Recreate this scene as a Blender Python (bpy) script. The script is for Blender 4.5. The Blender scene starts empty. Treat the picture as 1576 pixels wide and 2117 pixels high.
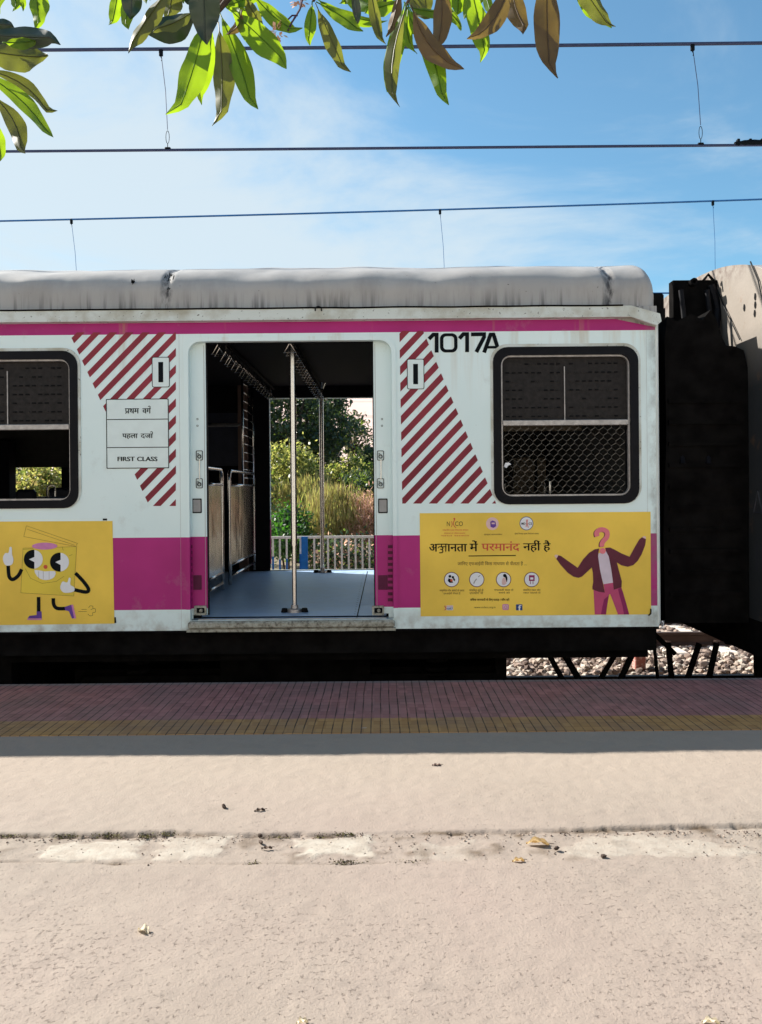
import bpy, math, random
import numpy as np
from mathutils import Vector, Matrix, noise
from mathutils.geometry import tessellate_polygon
random.seed(7); RNG = np.random.default_rng(7)
SC = bpy.context.scene; COL = SC.collection

# ------------------------------------------------------------------ camera
FPX, CX, HY, EYE, ROLL = 1688.0, 788.0, 1013.0, 1.31, 0.0085
cd = bpy.data.cameras.new('camera'); cam = bpy.data.objects.new('camera', cd); COL.objects.link(cam)
cd.sensor_width = 36; cd.lens = FPX * 36 / 2117; cd.shift_y = (HY - 1058.5) / 2117
cd.clip_start = 0.05; cd.clip_end = 3000
cr, sr = math.cos(ROLL), math.sin(ROLL)
cam.matrix_world = Matrix(((cr, sr, 0, 0), (0, 0, -1, 0), (-sr, cr, 0, EYE), (0, 0, 0, 1)))
SC.camera = cam

def at(px, py, Y):                       # photo pixel -> point on the plane y = Y
    u, v = px - CX, HY - py
    return Vector(((u * cr + v * sr) / FPX * Y, Y, EYE + (-u * sr + v * cr) / FPX * Y))
def ground_at(px, py, z=0.0):
    u, v = px - CX, HY - py
    Z = (-u * sr + v * cr) / FPX
    Y = (z - EYE) / Z
    return Vector(((u * cr + v * sr) / FPX * Y, Y, z))

# ------------------------------------------------------------------ light
SUN_DIR = Vector((-1.2, 0.62, 1.0)).normalized()
sl = bpy.data.lights.new('sun', 'SUN'); sl.energy = 3.5; sl.angle = math.radians(0.5); sl.color = (1.0, 0.945, 0.86)
so = bpy.data.objects.new('sun', sl); COL.objects.link(so)
so.rotation_euler = SUN_DIR.to_track_quat('Z', 'Y').to_euler(); so.location = (-20, 10, 20)
SC.view_settings.view_transform = 'Standard'; SC.view_settings.look = 'None'
SC.view_settings.exposure = 1.7; SC.view_settings.gamma = 1.0

W = bpy.data.worlds.new('World'); SC.world = W; W.use_nodes = True
nt = W.node_tree; N = nt.nodes; L = nt.links; N.clear()
wo = N.new('ShaderNodeOutputWorld'); bg = N.new('ShaderNodeBackground'); bg.inputs['Strength'].default_value = 0.052
sky = N.new('ShaderNodeTexSky'); sky.sky_type = 'NISHITA'; sky.sun_disc = False
sky.sun_elevation = math.asin(SUN_DIR.z); sky.sun_rotation = math.atan2(SUN_DIR.x, SUN_DIR.y)
sky.altitude = 50; sky.air_density = 1.0; sky.dust_density = 0.7; sky.ozone_density = 1.6
tc = N.new('ShaderNodeTexCoord')
mp = N.new('ShaderNodeMapping'); mp.inputs['Scale'].default_value = (1.0, 1.0, 2.4); mp.inputs['Location'].default_value = (2.15, 0.6, 1.3)
mp.inputs['Rotation'].default_value = (0, math.radians(10), 0)
n1 = N.new('ShaderNodeTexNoise'); n1.inputs['Scale'].default_value = 2.0; n1.inputs['Detail'].default_value = 9; n1.inputs['Roughness'].default_value = 0.58; n1.inputs['Distortion'].default_value = 0.5
r1 = N.new('ShaderNodeValToRGB'); r1.color_ramp.elements[0].position = 0.19; r1.color_ramp.elements[1].position = 0.46
r1.color_ramp.interpolation = 'EASE'
mx = N.new('ShaderNodeMixRGB'); mx.inputs[2].default_value = (4.3, 4.95, 5.35, 1)
sf = N.new('ShaderNodeMath'); sf.operation = 'MULTIPLY'; sf.inputs[1].default_value = 0.9
L.new(tc.outputs['Generated'], mp.inputs[0]); L.new(mp.outputs[0], n1.inputs['Vector']); 
vd = N.new('ShaderNodeVectorMath'); vd.operation = 'DOT_PRODUCT'; vd.inputs[1].default_value = (-0.29, 0.0, -0.48); L.new(tc.outputs['Generated'], vd.inputs[0])
ad = N.new('ShaderNodeMath'); ad.operation = 'ADD'; L.new(n1.outputs['Fac'], ad.inputs[0]); L.new(vd.outputs['Value'], ad.inputs[1]); L.new(ad.outputs[0], r1.inputs[0])
L.new(r1.outputs[0], sf.inputs[0]); L.new(sf.outputs[0], mx.inputs[0]); tn = N.new('ShaderNodeMixRGB'); tn.blend_type = 'MULTIPLY'; tn.inputs[0].default_value = 1; tn.inputs[2].default_value = (0.78, 1.10, 1.10, 1); L.new(sky.outputs[0], tn.inputs[1]); L.new(tn.outputs[0], mx.inputs[1]); L.new(mx.outputs[0], bg.inputs['Color']); L.new(bg.outputs[0], wo.inputs[0])

# ------------------------------------------------------------------ materials
MATS = {}
class NG:
    def __init__(s, name):
        s.m = bpy.data.materials.new(name); s.m.use_nodes = True; s.t = s.m.node_tree; s.N = s.t.nodes; s.L = s.t.links
        s.b = s.N['Principled BSDF']; s.co = s.N.new('ShaderNodeTexCoord')
    def link(s, a, b): s.L.new(a, b)
    def map(s, scale=(1, 1, 1), loc=(0, 0, 0), rot=(0, 0, 0)):
        n = s.N.new('ShaderNodeMapping'); n.inputs['Scale'].default_value = scale; n.inputs['Location'].default_value = loc; n.inputs['Rotation'].default_value = rot
        s.link(s.co.outputs['Object'], n.inputs[0]); return n.outputs[0]
    def noise(s, sc, det=4, rough=0.55, scale=(1, 1, 1), dist=0.0):
        n = s.N.new('ShaderNodeTexNoise'); n.inputs['Scale'].default_value = sc; n.inputs['Detail'].default_value = det
        n.inputs['Roughness'].default_value = rough; n.inputs['Distortion'].default_value = dist
        s.link(s.map(scale), n.inputs['Vector']); return n.outputs['Fac']
    def ramp(s, fac, stops):
        r = s.N.new('ShaderNodeValToRGB'); e = r.color_ramp.elements
        while len(e) < len(stops): e.new(0.5)
        for i, (p, c) in enumerate(stops):
            e[i].position = p; e[i].color = (c, c, c, 1) if isinstance(c, (int, float)) else (*c, 1)
        s.link(fac, r.inputs[0]); return r.outputs[0]
    def mix(s, fac, a, b, mode='MIX'):
        n = s.N.new('ShaderNodeMixRGB'); n.blend_type = mode
        for i, v in ((0, fac), (1, a), (2, b)):
            if isinstance(v, (int, float)): n.inputs[i].default_value = v if i == 0 else (v, v, v, 1)
            elif isinstance(v, tuple): n.inputs[i].default_value = (*v, 1)
            else: s.link(v, n.inputs[i])
        return n.outputs[0]
    def math(s, op, a, b=0.0, c=None):
        n = s.N.new('ShaderNodeMath'); n.operation = op
        for i, v in enumerate((a, b) if c is None else (a, b, c)):
            if isinstance(v, (int, float)): n.inputs[i].default_value = v
            else: s.link(v, n.inputs[i])
        return n.outputs[0]
    def xyz(s):
        n = s.N.new('ShaderNodeSeparateXYZ'); s.link(s.co.outputs['Object'], n.inputs[0]); return n.outputs
    def attr(s, name):
        n = s.N.new('ShaderNodeAttribute'); n.attribute_name = name; return n.outputs['Fac']
    def bump(s, h, strength=0.3, dist=0.01):
        n = s.N.new('ShaderNodeBump'); n.inputs['Strength'].default_value = strength; n.inputs['Distance'].default_value = dist
        s.link(h, n.inputs['Height']); s.link(n.outputs[0], s.b.inputs['Normal']); return n
    def mr(s, v, a, b):
        n = s.N.new('ShaderNodeMapRange'); n.inputs[1].default_value = a; n.inputs[2].default_value = b; s.link(v, n.inputs[0]); return n.outputs[0]
    def set(s, color=None, rough=0.5, metal=0.0, spec=None):
        if color is not None:
            if isinstance(color, tuple): s.b.inputs['Base Color'].default_value = (*color, 1)
            else: s.link(color, s.b.inputs['Base Color'])
        if isinstance(rough, (int, float)): s.b.inputs['Roughness'].default_value = rough
        else: s.link(rough, s.b.inputs['Roughness'])
        s.b.inputs['Metallic'].default_value = metal
        if spec is not None: s.b.inputs['Specular IOR Level'].default_value = spec
        return s.m
def plain(name, col, rough=0.5, metal=0.0, var=0.12, sc=12, bump=0.0, spec=None):
    g = NG(name); n = g.noise(sc, 5)
    lo = tuple(c * (1 - var) for c in col); hi = tuple(min(1, c * (1 + var)) for c in col)
    c = g.ramp(n, [(0.35, lo), (0.65, hi)])
    if bump: g.bump(g.noise(sc * 3, 4), bump, 0.004)
    return g.set(c, rough, metal, spec if spec is not None else (0.2 if metal == 0 else None))

# train paint: white body with magenta bands at fixed heights (object z is world z)
def train_paint():
    g = NG('train_paint'); z = g.xyz()[2]
    def band(a, b):
        return g.math('MULTIPLY', g.math('GREATER_THAN', z, a), g.math('LESS_THAN', z, b))
    m = g.math('ADD', band(0.478, 0.988), band(2.422, 2.503))
    base = g.ramp(g.noise(1.3, 4), [(0.3, (0.70, 0.84, 0.84)), (0.7, (0.77, 0.89, 0.885))])
    streak = g.ramp(g.noise(9, 5, 0.6, (1, 1, 0.06)), [(0.52, 0.0), (0.75, 1.0)])
    top = g.math('MULTIPLY', g.ramp(g.math('SUBTRACT', z, 1.75), [(0.1, 0.0), (0.68, 0.75)]), streak)
    base = g.mix(top, base, (0.56, 0.50, 0.38))
    low = g.math('MULTIPLY', g.ramp(z, [(0.32, 1.0), (0.50, 0.0)]), g.ramp(g.noise(14, 6), [(0.40, 0.15), (0.65, 1.0)]))
    base = g.mix(g.math('MULTIPLY', low, 0.75), base, (0.33, 0.30, 0.25))
    mag = g.ramp(g.noise(2.2, 3), [(0.3, (0.36, 0.012, 0.155)), (0.7, (0.44, 0.018, 0.195))])
    c = g.mix(m, base, mag)
    rust = g.math('MULTIPLY', g.mr(z, 2.0, 2.48), g.ramp(g.noise(8, 4, 0.6, (1, 1, 0.04)), [(0.62, 0.0), (0.75, 0.6)])); c = g.mix(rust, c, (0.42, 0.27, 0.13))
    grime = g.ramp(g.noise(5, 7, 0.65), [(0.60, 0.0), (0.85, 0.4)])
    c = g.mix(grime, c, (0.36, 0.34, 0.30))
    edge = g.math('MULTIPLY', g.mr(g.xyz()[0], 1.86, 1.95), g.ramp(g.noise(7, 6, 0.7, (1, 1, .5)), [(0.42, 0.0), (0.62, 0.7)])); c = g.mix(edge, c, (0.16, 0.14, 0.12))
    chip = g.ramp(g.noise(60, 3), [(0.765, 0.0), (0.79, 0.8)])
    c = g.mix(chip, c, (0.12, 0.11, 0.10))
    g.bump(g.noise(1.6, 3), 0.35, 0.03)
    return g.set(c, 0.42, spec=0.3)
PAINT = train_paint()
def roof_mat():
    g = NG('roof_paint'); z = g.xyz()[2]
    base = g.ramp(g.noise(1.6, 4), [(0.3, (0.36, 0.34, 0.32)), (0.7, (0.42, 0.395, 0.37))])
    drip = g.math('MULTIPLY', g.ramp(g.noise(26, 5, 0.6, (1, 1, 0.05)), [(0.50, 0.0), (0.66, 1.0)]), g.mr(z, 2.74, 2.60))
    c = g.mix(g.math('MULTIPLY', drip, 0.85), base, (0.09, 0.085, 0.08))
    vst = g.ramp(g.noise(3.2, 6, 0.7, (1, 1, 0.25)), [(0.45, 0.0), (0.75, 0.55)]); c = g.mix(vst, c, (0.20, 0.185, 0.17))
    spots = g.ramp(g.noise(38, 4), [(0.70, 0.0), (0.74, 0.9)]); c = g.mix(spots, c, (0.10, 0.09, 0.08))
    x = g.xyz()[0]
    for sx in (-1.505, 1.62):
        w = g.math('ABSOLUTE', g.math('ADD', g.math('SUBTRACT', x, sx), g.math('MULTIPLY', g.math('SUBTRACT', g.noise(9, 3), 0.5), 0.10)))
        s = g.math('MULTIPLY', g.ramp(w, [(0.006, 1.0), (0.05, 0.0)]), g.ramp(g.noise(12, 5, 0.6, (3, 1, 1)), [(0.40, 0.1), (0.58, 1.0)]))
        c = g.mix(s, c, (0.045, 0.04, 0.04))
    g.bump(g.noise(2.6, 2), 0.35, 0.04)
    return g.set(c, 0.5)
ROOF = roof_mat()
def endwall_mat():
    g = NG('end_wall_paint'); z = g.xyz()[2]
    base = g.ramp(g.noise(2.0, 6), [(0.3, (0.205, 0.178, 0.15)), (0.7, (0.25, 0.217, 0.187))])
    top = g.math('MULTIPLY', g.mr(z, 2.86, 3.05), g.ramp(g.noise(16, 6), [(0.42, 0.0), (0.6, 1.0)]))
    c = g.mix(g.math('MULTIPLY', top, 0.85), base, (0.10, 0.065, 0.05))
    low = g.mr(z, 2.50, 2.05); c = g.mix(g.math('MULTIPLY', low, 0.93), c, (0.014, 0.019, 0.024))  # shade below the near coach's shadow edge, put into the wall colour
    rust = g.ramp(g.noise(7, 7, 0.65), [(0.60, 0.0), (0.72, 0.8)]); c = g.mix(rust, c, (0.16, 0.09, 0.05))
    g.bump(g.noise(5, 5), 0.3, 0.02)
    return g.set(c, 0.6)
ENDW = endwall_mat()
M = {}
M['white'] = plain('white_metal', (0.66, 0.70, 0.67), 0.4, var=0.08, sc=6)
M['worn'] = None
g = NG('worn_sill'); n = g.noise(34, 7, 0.7); M['worn'] = g.set(g.ramp(n, [(0.34, (0.07, 0.06, 0.045)), (0.46, (0.27, 0.26, 0.21)), (0.64, (0.42, 0.42, 0.36))]), 0.6); g.bump(n, 0.6, 0.006)
M['black'] = plain('black_paint', (0.007, 0.007, 0.008), 0.8, spec=0.08)
M['dirtyblack'] = plain('sooty_metal', (0.0065, 0.006, 0.0058), 0.95, sc=8, var=0.4, spec=0.03)
M['rubber'] = plain('rubber', (0.007, 0.007, 0.009), 0.6, sc=20, spec=0.12)
M['alu'] = plain('aluminium', (0.36, 0.34, 0.33), 0.42, 0.6, sc=25, var=0.2)
M['meshwire'] = plain('mesh_wire', (0.22, 0.20, 0.17), 0.5, 0.4)
M['faint'] = plain('faint_paint', (0.05, 0.05, 0.06), 0.6)
M['steel'] = plain('stainless_steel', (0.62, 0.60, 0.57), 0.22, 1.0, var=0.05, sc=30)
g = NG('steel_panel'); g.bump(g.noise(2.2, 2), 0.5, 0.04); M['panel'] = g.set(g.ramp(g.noise(6, 6), [(0.3, (0.34, 0.30, 0.26)), (0.7, (0.52, 0.47, 0.41))]), 0.2, 1.0)
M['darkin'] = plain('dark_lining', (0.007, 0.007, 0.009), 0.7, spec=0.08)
M['shutter'] = plain('dark_shutter', (0.018, 0.015, 0.014), 0.6, sc=30, var=0.3, spec=0.2)
M['brown'] = plain('brown_trim', (0.13, 0.085, 0.07), 0.5)
M['seat'] = plain('seat_vinyl', (0.03, 0.035, 0.05), 0.45)
M['notice'] = plain('notice_navy', (0.018, 0.022, 0.04), 0.4)
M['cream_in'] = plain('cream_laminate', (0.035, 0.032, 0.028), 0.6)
M['tan_in'] = plain('tan_laminate', (0.22, 0.18, 0.13), 0.6)
g = NG('coach_floor'); n = g.noise(9, 6, 0.6, dist=0.4)
c = g.ramp(n, [(0.3, (0.28, 0.41, 0.60)), (0.7, (0.42, 0.56, 0.76))])
c = g.mix(g.ramp(g.noise(70, 3), [(0.69, 0.0), (0.72, 0.85)]), c, (0.02, 0.02, 0.025))
g.bump(g.math('ADD', g.noise(3, 4), g.math('MULTIPLY', g.noise(60, 3), 0.25)), 0.25, 0.012)
M['floor'] = g.set(c, g.ramp(n, [(0.3, 0.32), (0.7, 0.5)]), 0.0, 1.0)
M['grey'] = plain('grey_plastic', (0.35, 0.34, 0.33), 0.5)
M['darkmag'] = plain('dark_magenta', (0.10, 0.010, 0.045), 0.5)
M['maroon'] = plain('maroon_vinyl', (0.235, 0.030, 0.045), 0.5, var=0.25, sc=2.5, spec=0.2)
M['signwhite'] = plain('sign_white', (0.72, 0.82, 0.81), 0.4, var=0.03)
M['ink'] = plain('black_ink', (0.004, 0.006, 0.008), 0.6, spec=0.08)
M['inkbrown'] = plain('brown_ink', (0.14, 0.085, 0.025), 0.5)
M['poster'] = plain('poster_yellow', (0.84, 0.57, 0.085), 0.5, var=0.10, sc=1.8, spec=0.2)
M['poster2'] = plain('poster_yellow_dark', (0.75, 0.56, 0.065), 0.42, var=0.06, sc=2)
M['red'] = plain('poster_red', (0.62, 0.10, 0.055), 0.5)
M['pink'] = plain('poster_pink', (0.78, 0.20, 0.24), 0.5, var=0.05)
M['palepink'] = plain('poster_pale_pink', (0.74, 0.50, 0.48), 0.5)
M['jacket'] = plain('poster_maroon', (0.120, 0.022, 0.040), 0.5)
M['shirt'] = plain('poster_lilac', (0.66, 0.56, 0.64), 0.5, var=0.05)
M['pants'] = plain('poster_rose', (0.50, 0.070, 0.17), 0.5, var=0.06)
M['pants2'] = plain('poster_plum', (0.26, 0.020, 0.10), 0.5)
M['purple'] = plain('poster_purple', (0.13, 0.055, 0.30), 0.5)
M['lilacpink'] = plain('poster_orchid', (0.60, 0.22, 0.44), 0.5)
M['pwhite'] = plain('poster_white', (0.76, 0.77, 0.80), 0.45, var=0.02)
M['blue'] = plain('poster_blue', (0.02, 0.06, 0.22), 0.5)
M['copper'] = plain('overhead_wire_metal', (0.035, 0.045, 0.10), 0.45, 0.4)
M['bluewire'] = plain('blue_wire', (0.03, 0.13, 0.33), 0.5)
M['fencewhite'] = plain('fence_white', (0.62, 0.58, 0.52), 0.5)
M['fenceblue'] = plain('fence_blue', (0.012, 0.12, 0.36), 0.5)
M['rail'] = plain('rail_steel', (0.06, 0.035, 0.025), 0.6, 0.3)
M['concrete'] = plain('sleeper_concrete', (0.55, 0.50, 0.44), 0.8, sc=20, bump=0.3)
M['redwhite'] = None
g = NG('marker_post_paint'); z = g.xyz()[2]
M['redwhite'] = g.set(g.mix(g.math('MULTIPLY', g.math('LESS_THAN', z, -0.70), g.ramp(g.noise(25, 5), [(0.35, 0.5), (0.5, 1.0)])), (0.72, 0.66, 0.60), (0.42, 0.14, 0.11)), 0.7)

def leafmat(name, col, trans, tcol, var=0.25, rough=0.45):
    g = NG(name); n = g.noise(3.0, 5); cl = g.ramp(n, [(0.3, tuple(c * (1 - var) for c in col)), (0.7, tuple(c * (1 + var) for c in col))])
    tl = g.ramp(g.noise(14, 4), [(0.3, tuple(c * (1 - var) for c in tcol)), (0.7, tuple(min(1, c * (1 + var)) for c in tcol))])
    g.set(cl, rough)
    t = g.N.new('ShaderNodeBsdfTranslucent'); g.link(tl, t.inputs[0]); ms = g.N.new('ShaderNodeMixShader'); ms.inputs[0].default_value = trans
    g.link(g.b.outputs[0], ms.inputs[1]); g.link(t.outputs[0], ms.inputs[2]); g.link(ms.outputs[0], g.N['Material Output'].inputs[0])
    return g.m
M['leaf_green'] = leafmat('leaf_green', (0.05, 0.12, 0.014), 0.58, (0.33, 0.50, 0.012), 0.12)
M['leaf_olive'] = leafmat('leaf_olive', (0.075, 0.080, 0.030), 0.40, (0.22, 0.24, 0.02), 0.2)
M['leaf_brown'] = leafmat('leaf_brown', (0.105, 0.062, 0.030), 0.34, (0.22, 0.15, 0.025), 0.3)
M['leaf_dark'] = leafmat('leaf_dark', (0.012, 0.026, 0.014), 0.06, (0.03, 0.08, 0.01), 0.2, 0.3)  # dark leaves; full shade on the largest is put into this colour
M['bark'] = plain('bark', (0.07, 0.05, 0.04), 0.85, sc=20, var=0.4, bump=0.5)
M['twig'] = plain('twig', (0.05, 0.025, 0.05), 0.7)
M['dryflower'] = plain('dry_flower', (0.62, 0.40, 0.30), 0.8, sc=30, var=0.3)
M['f_dark'] = leafmat('foliage_dark', (0.034, 0.062, 0.040), 0.35, (0.08, 0.13, 0.05), 0.45)
M['f_mid'] = leafmat('foliage_mid', (0.065, 0.10, 0.025), 0.45, (0.20, 0.28, 0.04), 0.4)
M['f_lime'] = leafmat('foliage_lime', (0.23, 0.235, 0.075), 0.5, (0.52, 0.52, 0.13), 0.35)
M['f_green'] = leafmat('foliage_green', (0.035, 0.11, 0.015), 0.4, (0.08, 0.26, 0.02), 0.35)
M['f_pink'] = leafmat('dry_brush_pink', (0.62, 0.37, 0.28), 0.45, (0.75, 0.46, 0.33), 0.3, 0.8)
M['f_straw'] = leafmat('dry_brush_straw', (0.30, 0.24, 0.10), 0.4, (0.46, 0.36, 0.12), 0.3, 0.8)
M['f_grey'] = leafmat('foliage_grey_olive', (0.16, 0.15, 0.09), 0.35, (0.26, 0.24, 0.12), 0.35)

# ------------------------------------------------------------------ mesh helpers
class MB:
    def __init__(s): s.v = []; s.f = []; s.mi = []; s.smooth = False
    def add(s, vs, fs, mi=0):
        o = len(s.v); s.v += [tuple(p) for p in vs]; s.f += [tuple(i + o for i in f) for f in fs]; s.mi += [mi] * len(fs); return s
    def box(s, x0, y0, z0, x1, y1, z1, mi=0, bev=0.0):
        if bev:
            b = min(bev, (x1 - x0) * .45, (y1 - y0) * .45, (z1 - z0) * .45)
            loop = [(x0 + b, z0), (x1 - b, z0), (x1, z0 + b), (x1, z1 - b), (x1 - b, z1), (x0 + b, z1), (x0, z1 - b), (x0, z0 + b)]
            def ins(l, d): cx, cz = (x0 + x1) / 2, (z0 + z1) / 2; return [(cx + (x - cx) * (1 - 2 * d / (x1 - x0)), cz + (z - cz) * (1 - 2 * d / (z1 - z0))) for x, z in l]
            rings = [(y0, ins(loop, b)), (y0 + b, loop), (y1 - b, loop), (y1, ins(loop, b))]
            vs = [(x, y, z) for y, l in rings for x, z in l]; n = 8
            fs = [(r * n + i, r * n + (i + 1) % n, (r + 1) * n + (i + 1) % n, (r + 1) * n + i) for r in range(3) for i in range(n)]
            fs += [tuple(range(n))[::-1], tuple(range(3 * n, 4 * n))]
            return s.add(vs, fs, mi)
        vs = [(x0, y0, z0), (x1, y0, z0), (x1, y1, z0), (x0, y1, z0), (x0, y0, z1), (x1, y0, z1), (x1, y1, z1), (x0, y1, z1)]
        return s.add(vs, [(0, 3, 2, 1), (4, 5, 6, 7), (0, 1, 5, 4), (1, 2, 6, 5), (2, 3, 7, 6), (3, 0, 4, 7)], mi)
    def tube(s, pts, r, n=8, mi=0, cap=True):
        pts = [Vector(p) for p in pts]; rs = r if isinstance(r, (list, tuple)) else [r] * len(pts); vs = []; fs = []
        up = None
        for i, p in enumerate(pts):
            d = (pts[min(i + 1, len(pts) - 1)] - pts[max(i - 1, 0)]).normalized()
            if up is None: up = Vector((0, 0, 1)) if abs(d.z) < 0.9 else Vector((1, 0, 0))
            a = d.cross(up).normalized(); b = a.cross(d).normalized(); up = b
            for k in range(n):
                t = 2 * math.pi * k / n; vs.append(p + (a * math.cos(t) + b * math.sin(t)) * rs[i])
        for i in range(len(pts) - 1):
            for k in range(n): fs.append((i * n + k, i * n + (k + 1) % n, (i + 1) * n + (k + 1) % n, (i + 1) * n + k))
        if cap: fs += [tuple(range(n))[::-1], tuple(range((len(pts) - 1) * n, len(pts) * n))]
        return s.add(vs, fs, mi)
    def fill(s, loops, y0, y1=None, mi=0):            # 2-D (x,z) loops (first outer, rest holes) facing -Y at y0, solid to y1
        L3 = [[Vector((x, z, 0)) for x, z in l] for l in loops]; flat = [p for l in L3 for p in l]
        tris = tessellate_polygon(L3); vs = [(p.x, y0, p.y) for p in flat]; fs = []
        for t in tris:
            a, b, c = (flat[i] for i in t); cr_ = (b - a).cross(c - a).z
            if abs(cr_) < 1e-12: continue
            fs.append(tuple(t) if cr_ > 0 else tuple(reversed(t)))
        n = len(flat)
        if y1 is not None:
            vs += [(p.x, y1, p.y) for p in flat]; fs += [tuple(i + n for i in reversed(f)) for f in fs]
            o = 0
            for li, l in enumerate(L3):
                k = len(l); area = sum(l[i].x * l[(i + 1) % k].y - l[(i + 1) % k].x * l[i].y for i in range(k))
                for i in range(k):
                    a, b = o + i, o + (i + 1) % k; q = (b, a, a + n, b + n)
                    if (area > 0) == (li == 0): q = (a, b, b + n, a + n)[::-1] if False else (a, b, b + n, a + n)
                    fs.append(q)
                o += k
        return s.add(vs, fs, mi)
    def build(s, name, mats, parent=None, smooth=False, sharp=None):
        me = bpy.data.meshes.new(name); me.from_pydata(s.v, [], s.f)
        for m in (mats if isinstance(mats, list) else [mats]): me.materials.append(m)
        if any(s.mi): me.polygons.foreach_set('material_index', s.mi)
        if smooth:
            me.polygons.foreach_set('use_smooth', [True] * len(me.polygons))
            if sharp: me.set_sharp_from_angle(angle=math.radians(sharp))
        me.update(); o = bpy.data.objects.new(name, me); COL.objects.link(o)
        if parent: o.parent = parent; o.matrix_parent_inverse = Matrix.Translation(-parent_loc(parent))
        return o
def parent_loc(p):
    v = Vector((0, 0, 0))
    while p: v = v + p.location; p = p.parent if p.parent else None
    return v
# all things keep their origin at the world origin unless stated; parts are modelled in world coordinates
def thing(name, label, cat, group=None):
    o = bpy.data.objects.new(name, None); COL.objects.link(o); o['label'] = label; o['category'] = cat
    if group: o['group'] = group
    return o
def tag(o, label=None, cat=None, group=None, kind=None):
    for k, v in (('label', label), ('category', cat), ('group', group), ('kind', kind)):
        if v: o[k] = v
    return o
def rrect(x0, z0, x1, z1, r, n=6):
    p = []
    for cx, cz, a in ((x1 - r, z0 + r, -90), (x1 - r, z1 - r, 0), (x0 + r, z1 - r, 90), (x0 + r, z0 + r, 180)):
        for k in range(n + 1):
            t = math.radians(a + 90 * k / n); p.append((cx + r * math.cos(t), cz + r * math.sin(t)))
    return p
def circ(cx, cz, r, n=28, rz=None): return [(cx + r * math.cos(2 * math.pi * k / n), cz + (rz or r) * math.sin(2 * math.pi * k / n)) for k in range(n)]
def ribbon(pts, w):                               # mitred 2-D stroke -> one closed loop
    P = [Vector(p) for p in pts]; n = len(P); Lf = []; Rt = []
    for i in range(n):
        d0 = (P[i] - P[i - 1]).normalized() if i else (P[1] - P[0]).normalized()
        d1 = (P[i + 1] - P[i]).normalized() if i < n - 1 else d0
        t = (d0 + d1)
        t = t.normalized() if t.length > 1e-6 else d0
        nrm = Vector((-t.y, t.x)); k = 1 / max(0.45, abs(nrm.dot(Vector((-d0.y, d0.x)))))
        Lf.append(P[i] + nrm * w / 2 * k); Rt.append(P[i] - nrm * w / 2 * k)
    return [tuple(p) for p in Lf], [tuple(p) for p in Rt]
def stroke(mb, pts, w, y, mi=0, cap=0):
    a, b = ribbon(pts, w); n = len(a); vs = [(x, y, z) for x, z in a] + [(x, y, z) for x, z in b]
    mb.add(vs, [(n + i, n + i + 1, i + 1, i) for i in range(n - 1)], mi)

F = 5.76                                           # near face of the coach
B = 9.42                                           # far face
def tp(px, py, Y=F): p = at(px, py, Y); return (p.x, p.z)
def tps(l, Y=F): return [tp(*p, Y) for p in l]
PXM = F / FPX
def smoothloop(pts, n=3):                          # closed Catmull-Rom
    out = []; k = len(pts)
    for i in range(k):
        p0, p1, p2, p3 = (Vector(pts[(i + j - 1) % k]) for j in range(4))
        for s in range(n):
            t = s / n; out.append(tuple(0.5 * ((2 * p1) + (p2 - p0) * t + (2 * p0 - 5 * p1 + 4 * p2 - p3) * t * t + (3 * p1 - p0 - 3 * p2 + p3) * t ** 3)))
    return out
def smoothline(pts, n=4):
    out = []; k = len(pts)
    for i in range(k - 1):
        p0, p1, p2, p3 = (Vector(pts[min(max(i + j - 1, 0), k - 1)]) for j in range(4))
        for s in range(n):
            t = s / n; out.append(tuple(0.5 * ((2 * p1) + (p2 - p0) * t + (2 * p0 - 5 * p1 + 4 * p2 - p3) * t * t + (3 * p1 - p0 - 3 * p2 + p3) * t ** 3)))
    out.append(tuple(pts[-1])); return out
_tc = {}
def glyphs(body, offset=0.0):
    key = (body, offset)
    if key not in _tc:
        c = bpy.data.curves.new('text', 'FONT'); c.body = body; c.size = 1; c.offset = offset; c.resolution_u = 4
        o = bpy.data.objects.new('text', c); COL.objects.link(o); me = bpy.data.meshes.new_from_object(o)
        _tc[key] = ([tuple(v.co[:2]) for v in me.vertices], [tuple(p.vertices) for p in me.polygons])
        bpy.data.objects.remove(o); bpy.data.curves.remove(c); bpy.data.meshes.remove(me)
    return _tc[key]
MH = max(v[1] for v in glyphs('म')[0])
def text(mb, body, px0, px1, base, top, y, mi=0, offset=0.004, deva=True, Y=F):
    if offset > .02:
        bold = offset; offset = .003; w_ = (bold - .006) * abs(top - base) * 1.7
        text(mb, body, px0 + w_, px1 + w_, base, top, y - .0004, mi, offset, deva, Y); px0, px1 = px0 - w_ * .5, px1 - w_ * .5
    vs, fs = glyphs(body, offset); xs = [v[0] for v in vs]; a, b = min(xs), max(xs)
    if deva: lo, hi = 0.0, MH
    else: ys = [v[1] for v in vs]; lo, hi = min(ys), max(ys)
    out = []
    for x, z in vs:
        X, Z = tp(px0 + (x - a) / (b - a) * (px1 - px0), base + (z - lo) / (hi - lo) * (top - base), Y); out.append((X, y, Z))
    # normals towards -Y
    ff = []
    for f in fs:
        p = [out[i] for i in f[:3]]; cz = (p[1][0] - p[0][0]) * (p[2][2] - p[0][2]) - (p[1][2] - p[0][2]) * (p[2][0] - p[0][0])
        ff.append(f if cz > 0 else tuple(reversed(f)))
    mb.add(out, ff, mi)

# ================================================================== SETTING: ground, platform, track
def quad(x0, y0, x1, y1, z, name, mat, kind='structure'):
    mb = MB(); mb.add([(x0, y0, z), (x1, y0, z), (x1, y1, z), (x0, y1, z)], [(0, 1, 2, 3)]); o = mb.build(name, mat); o['kind'] = kind; return o

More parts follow.
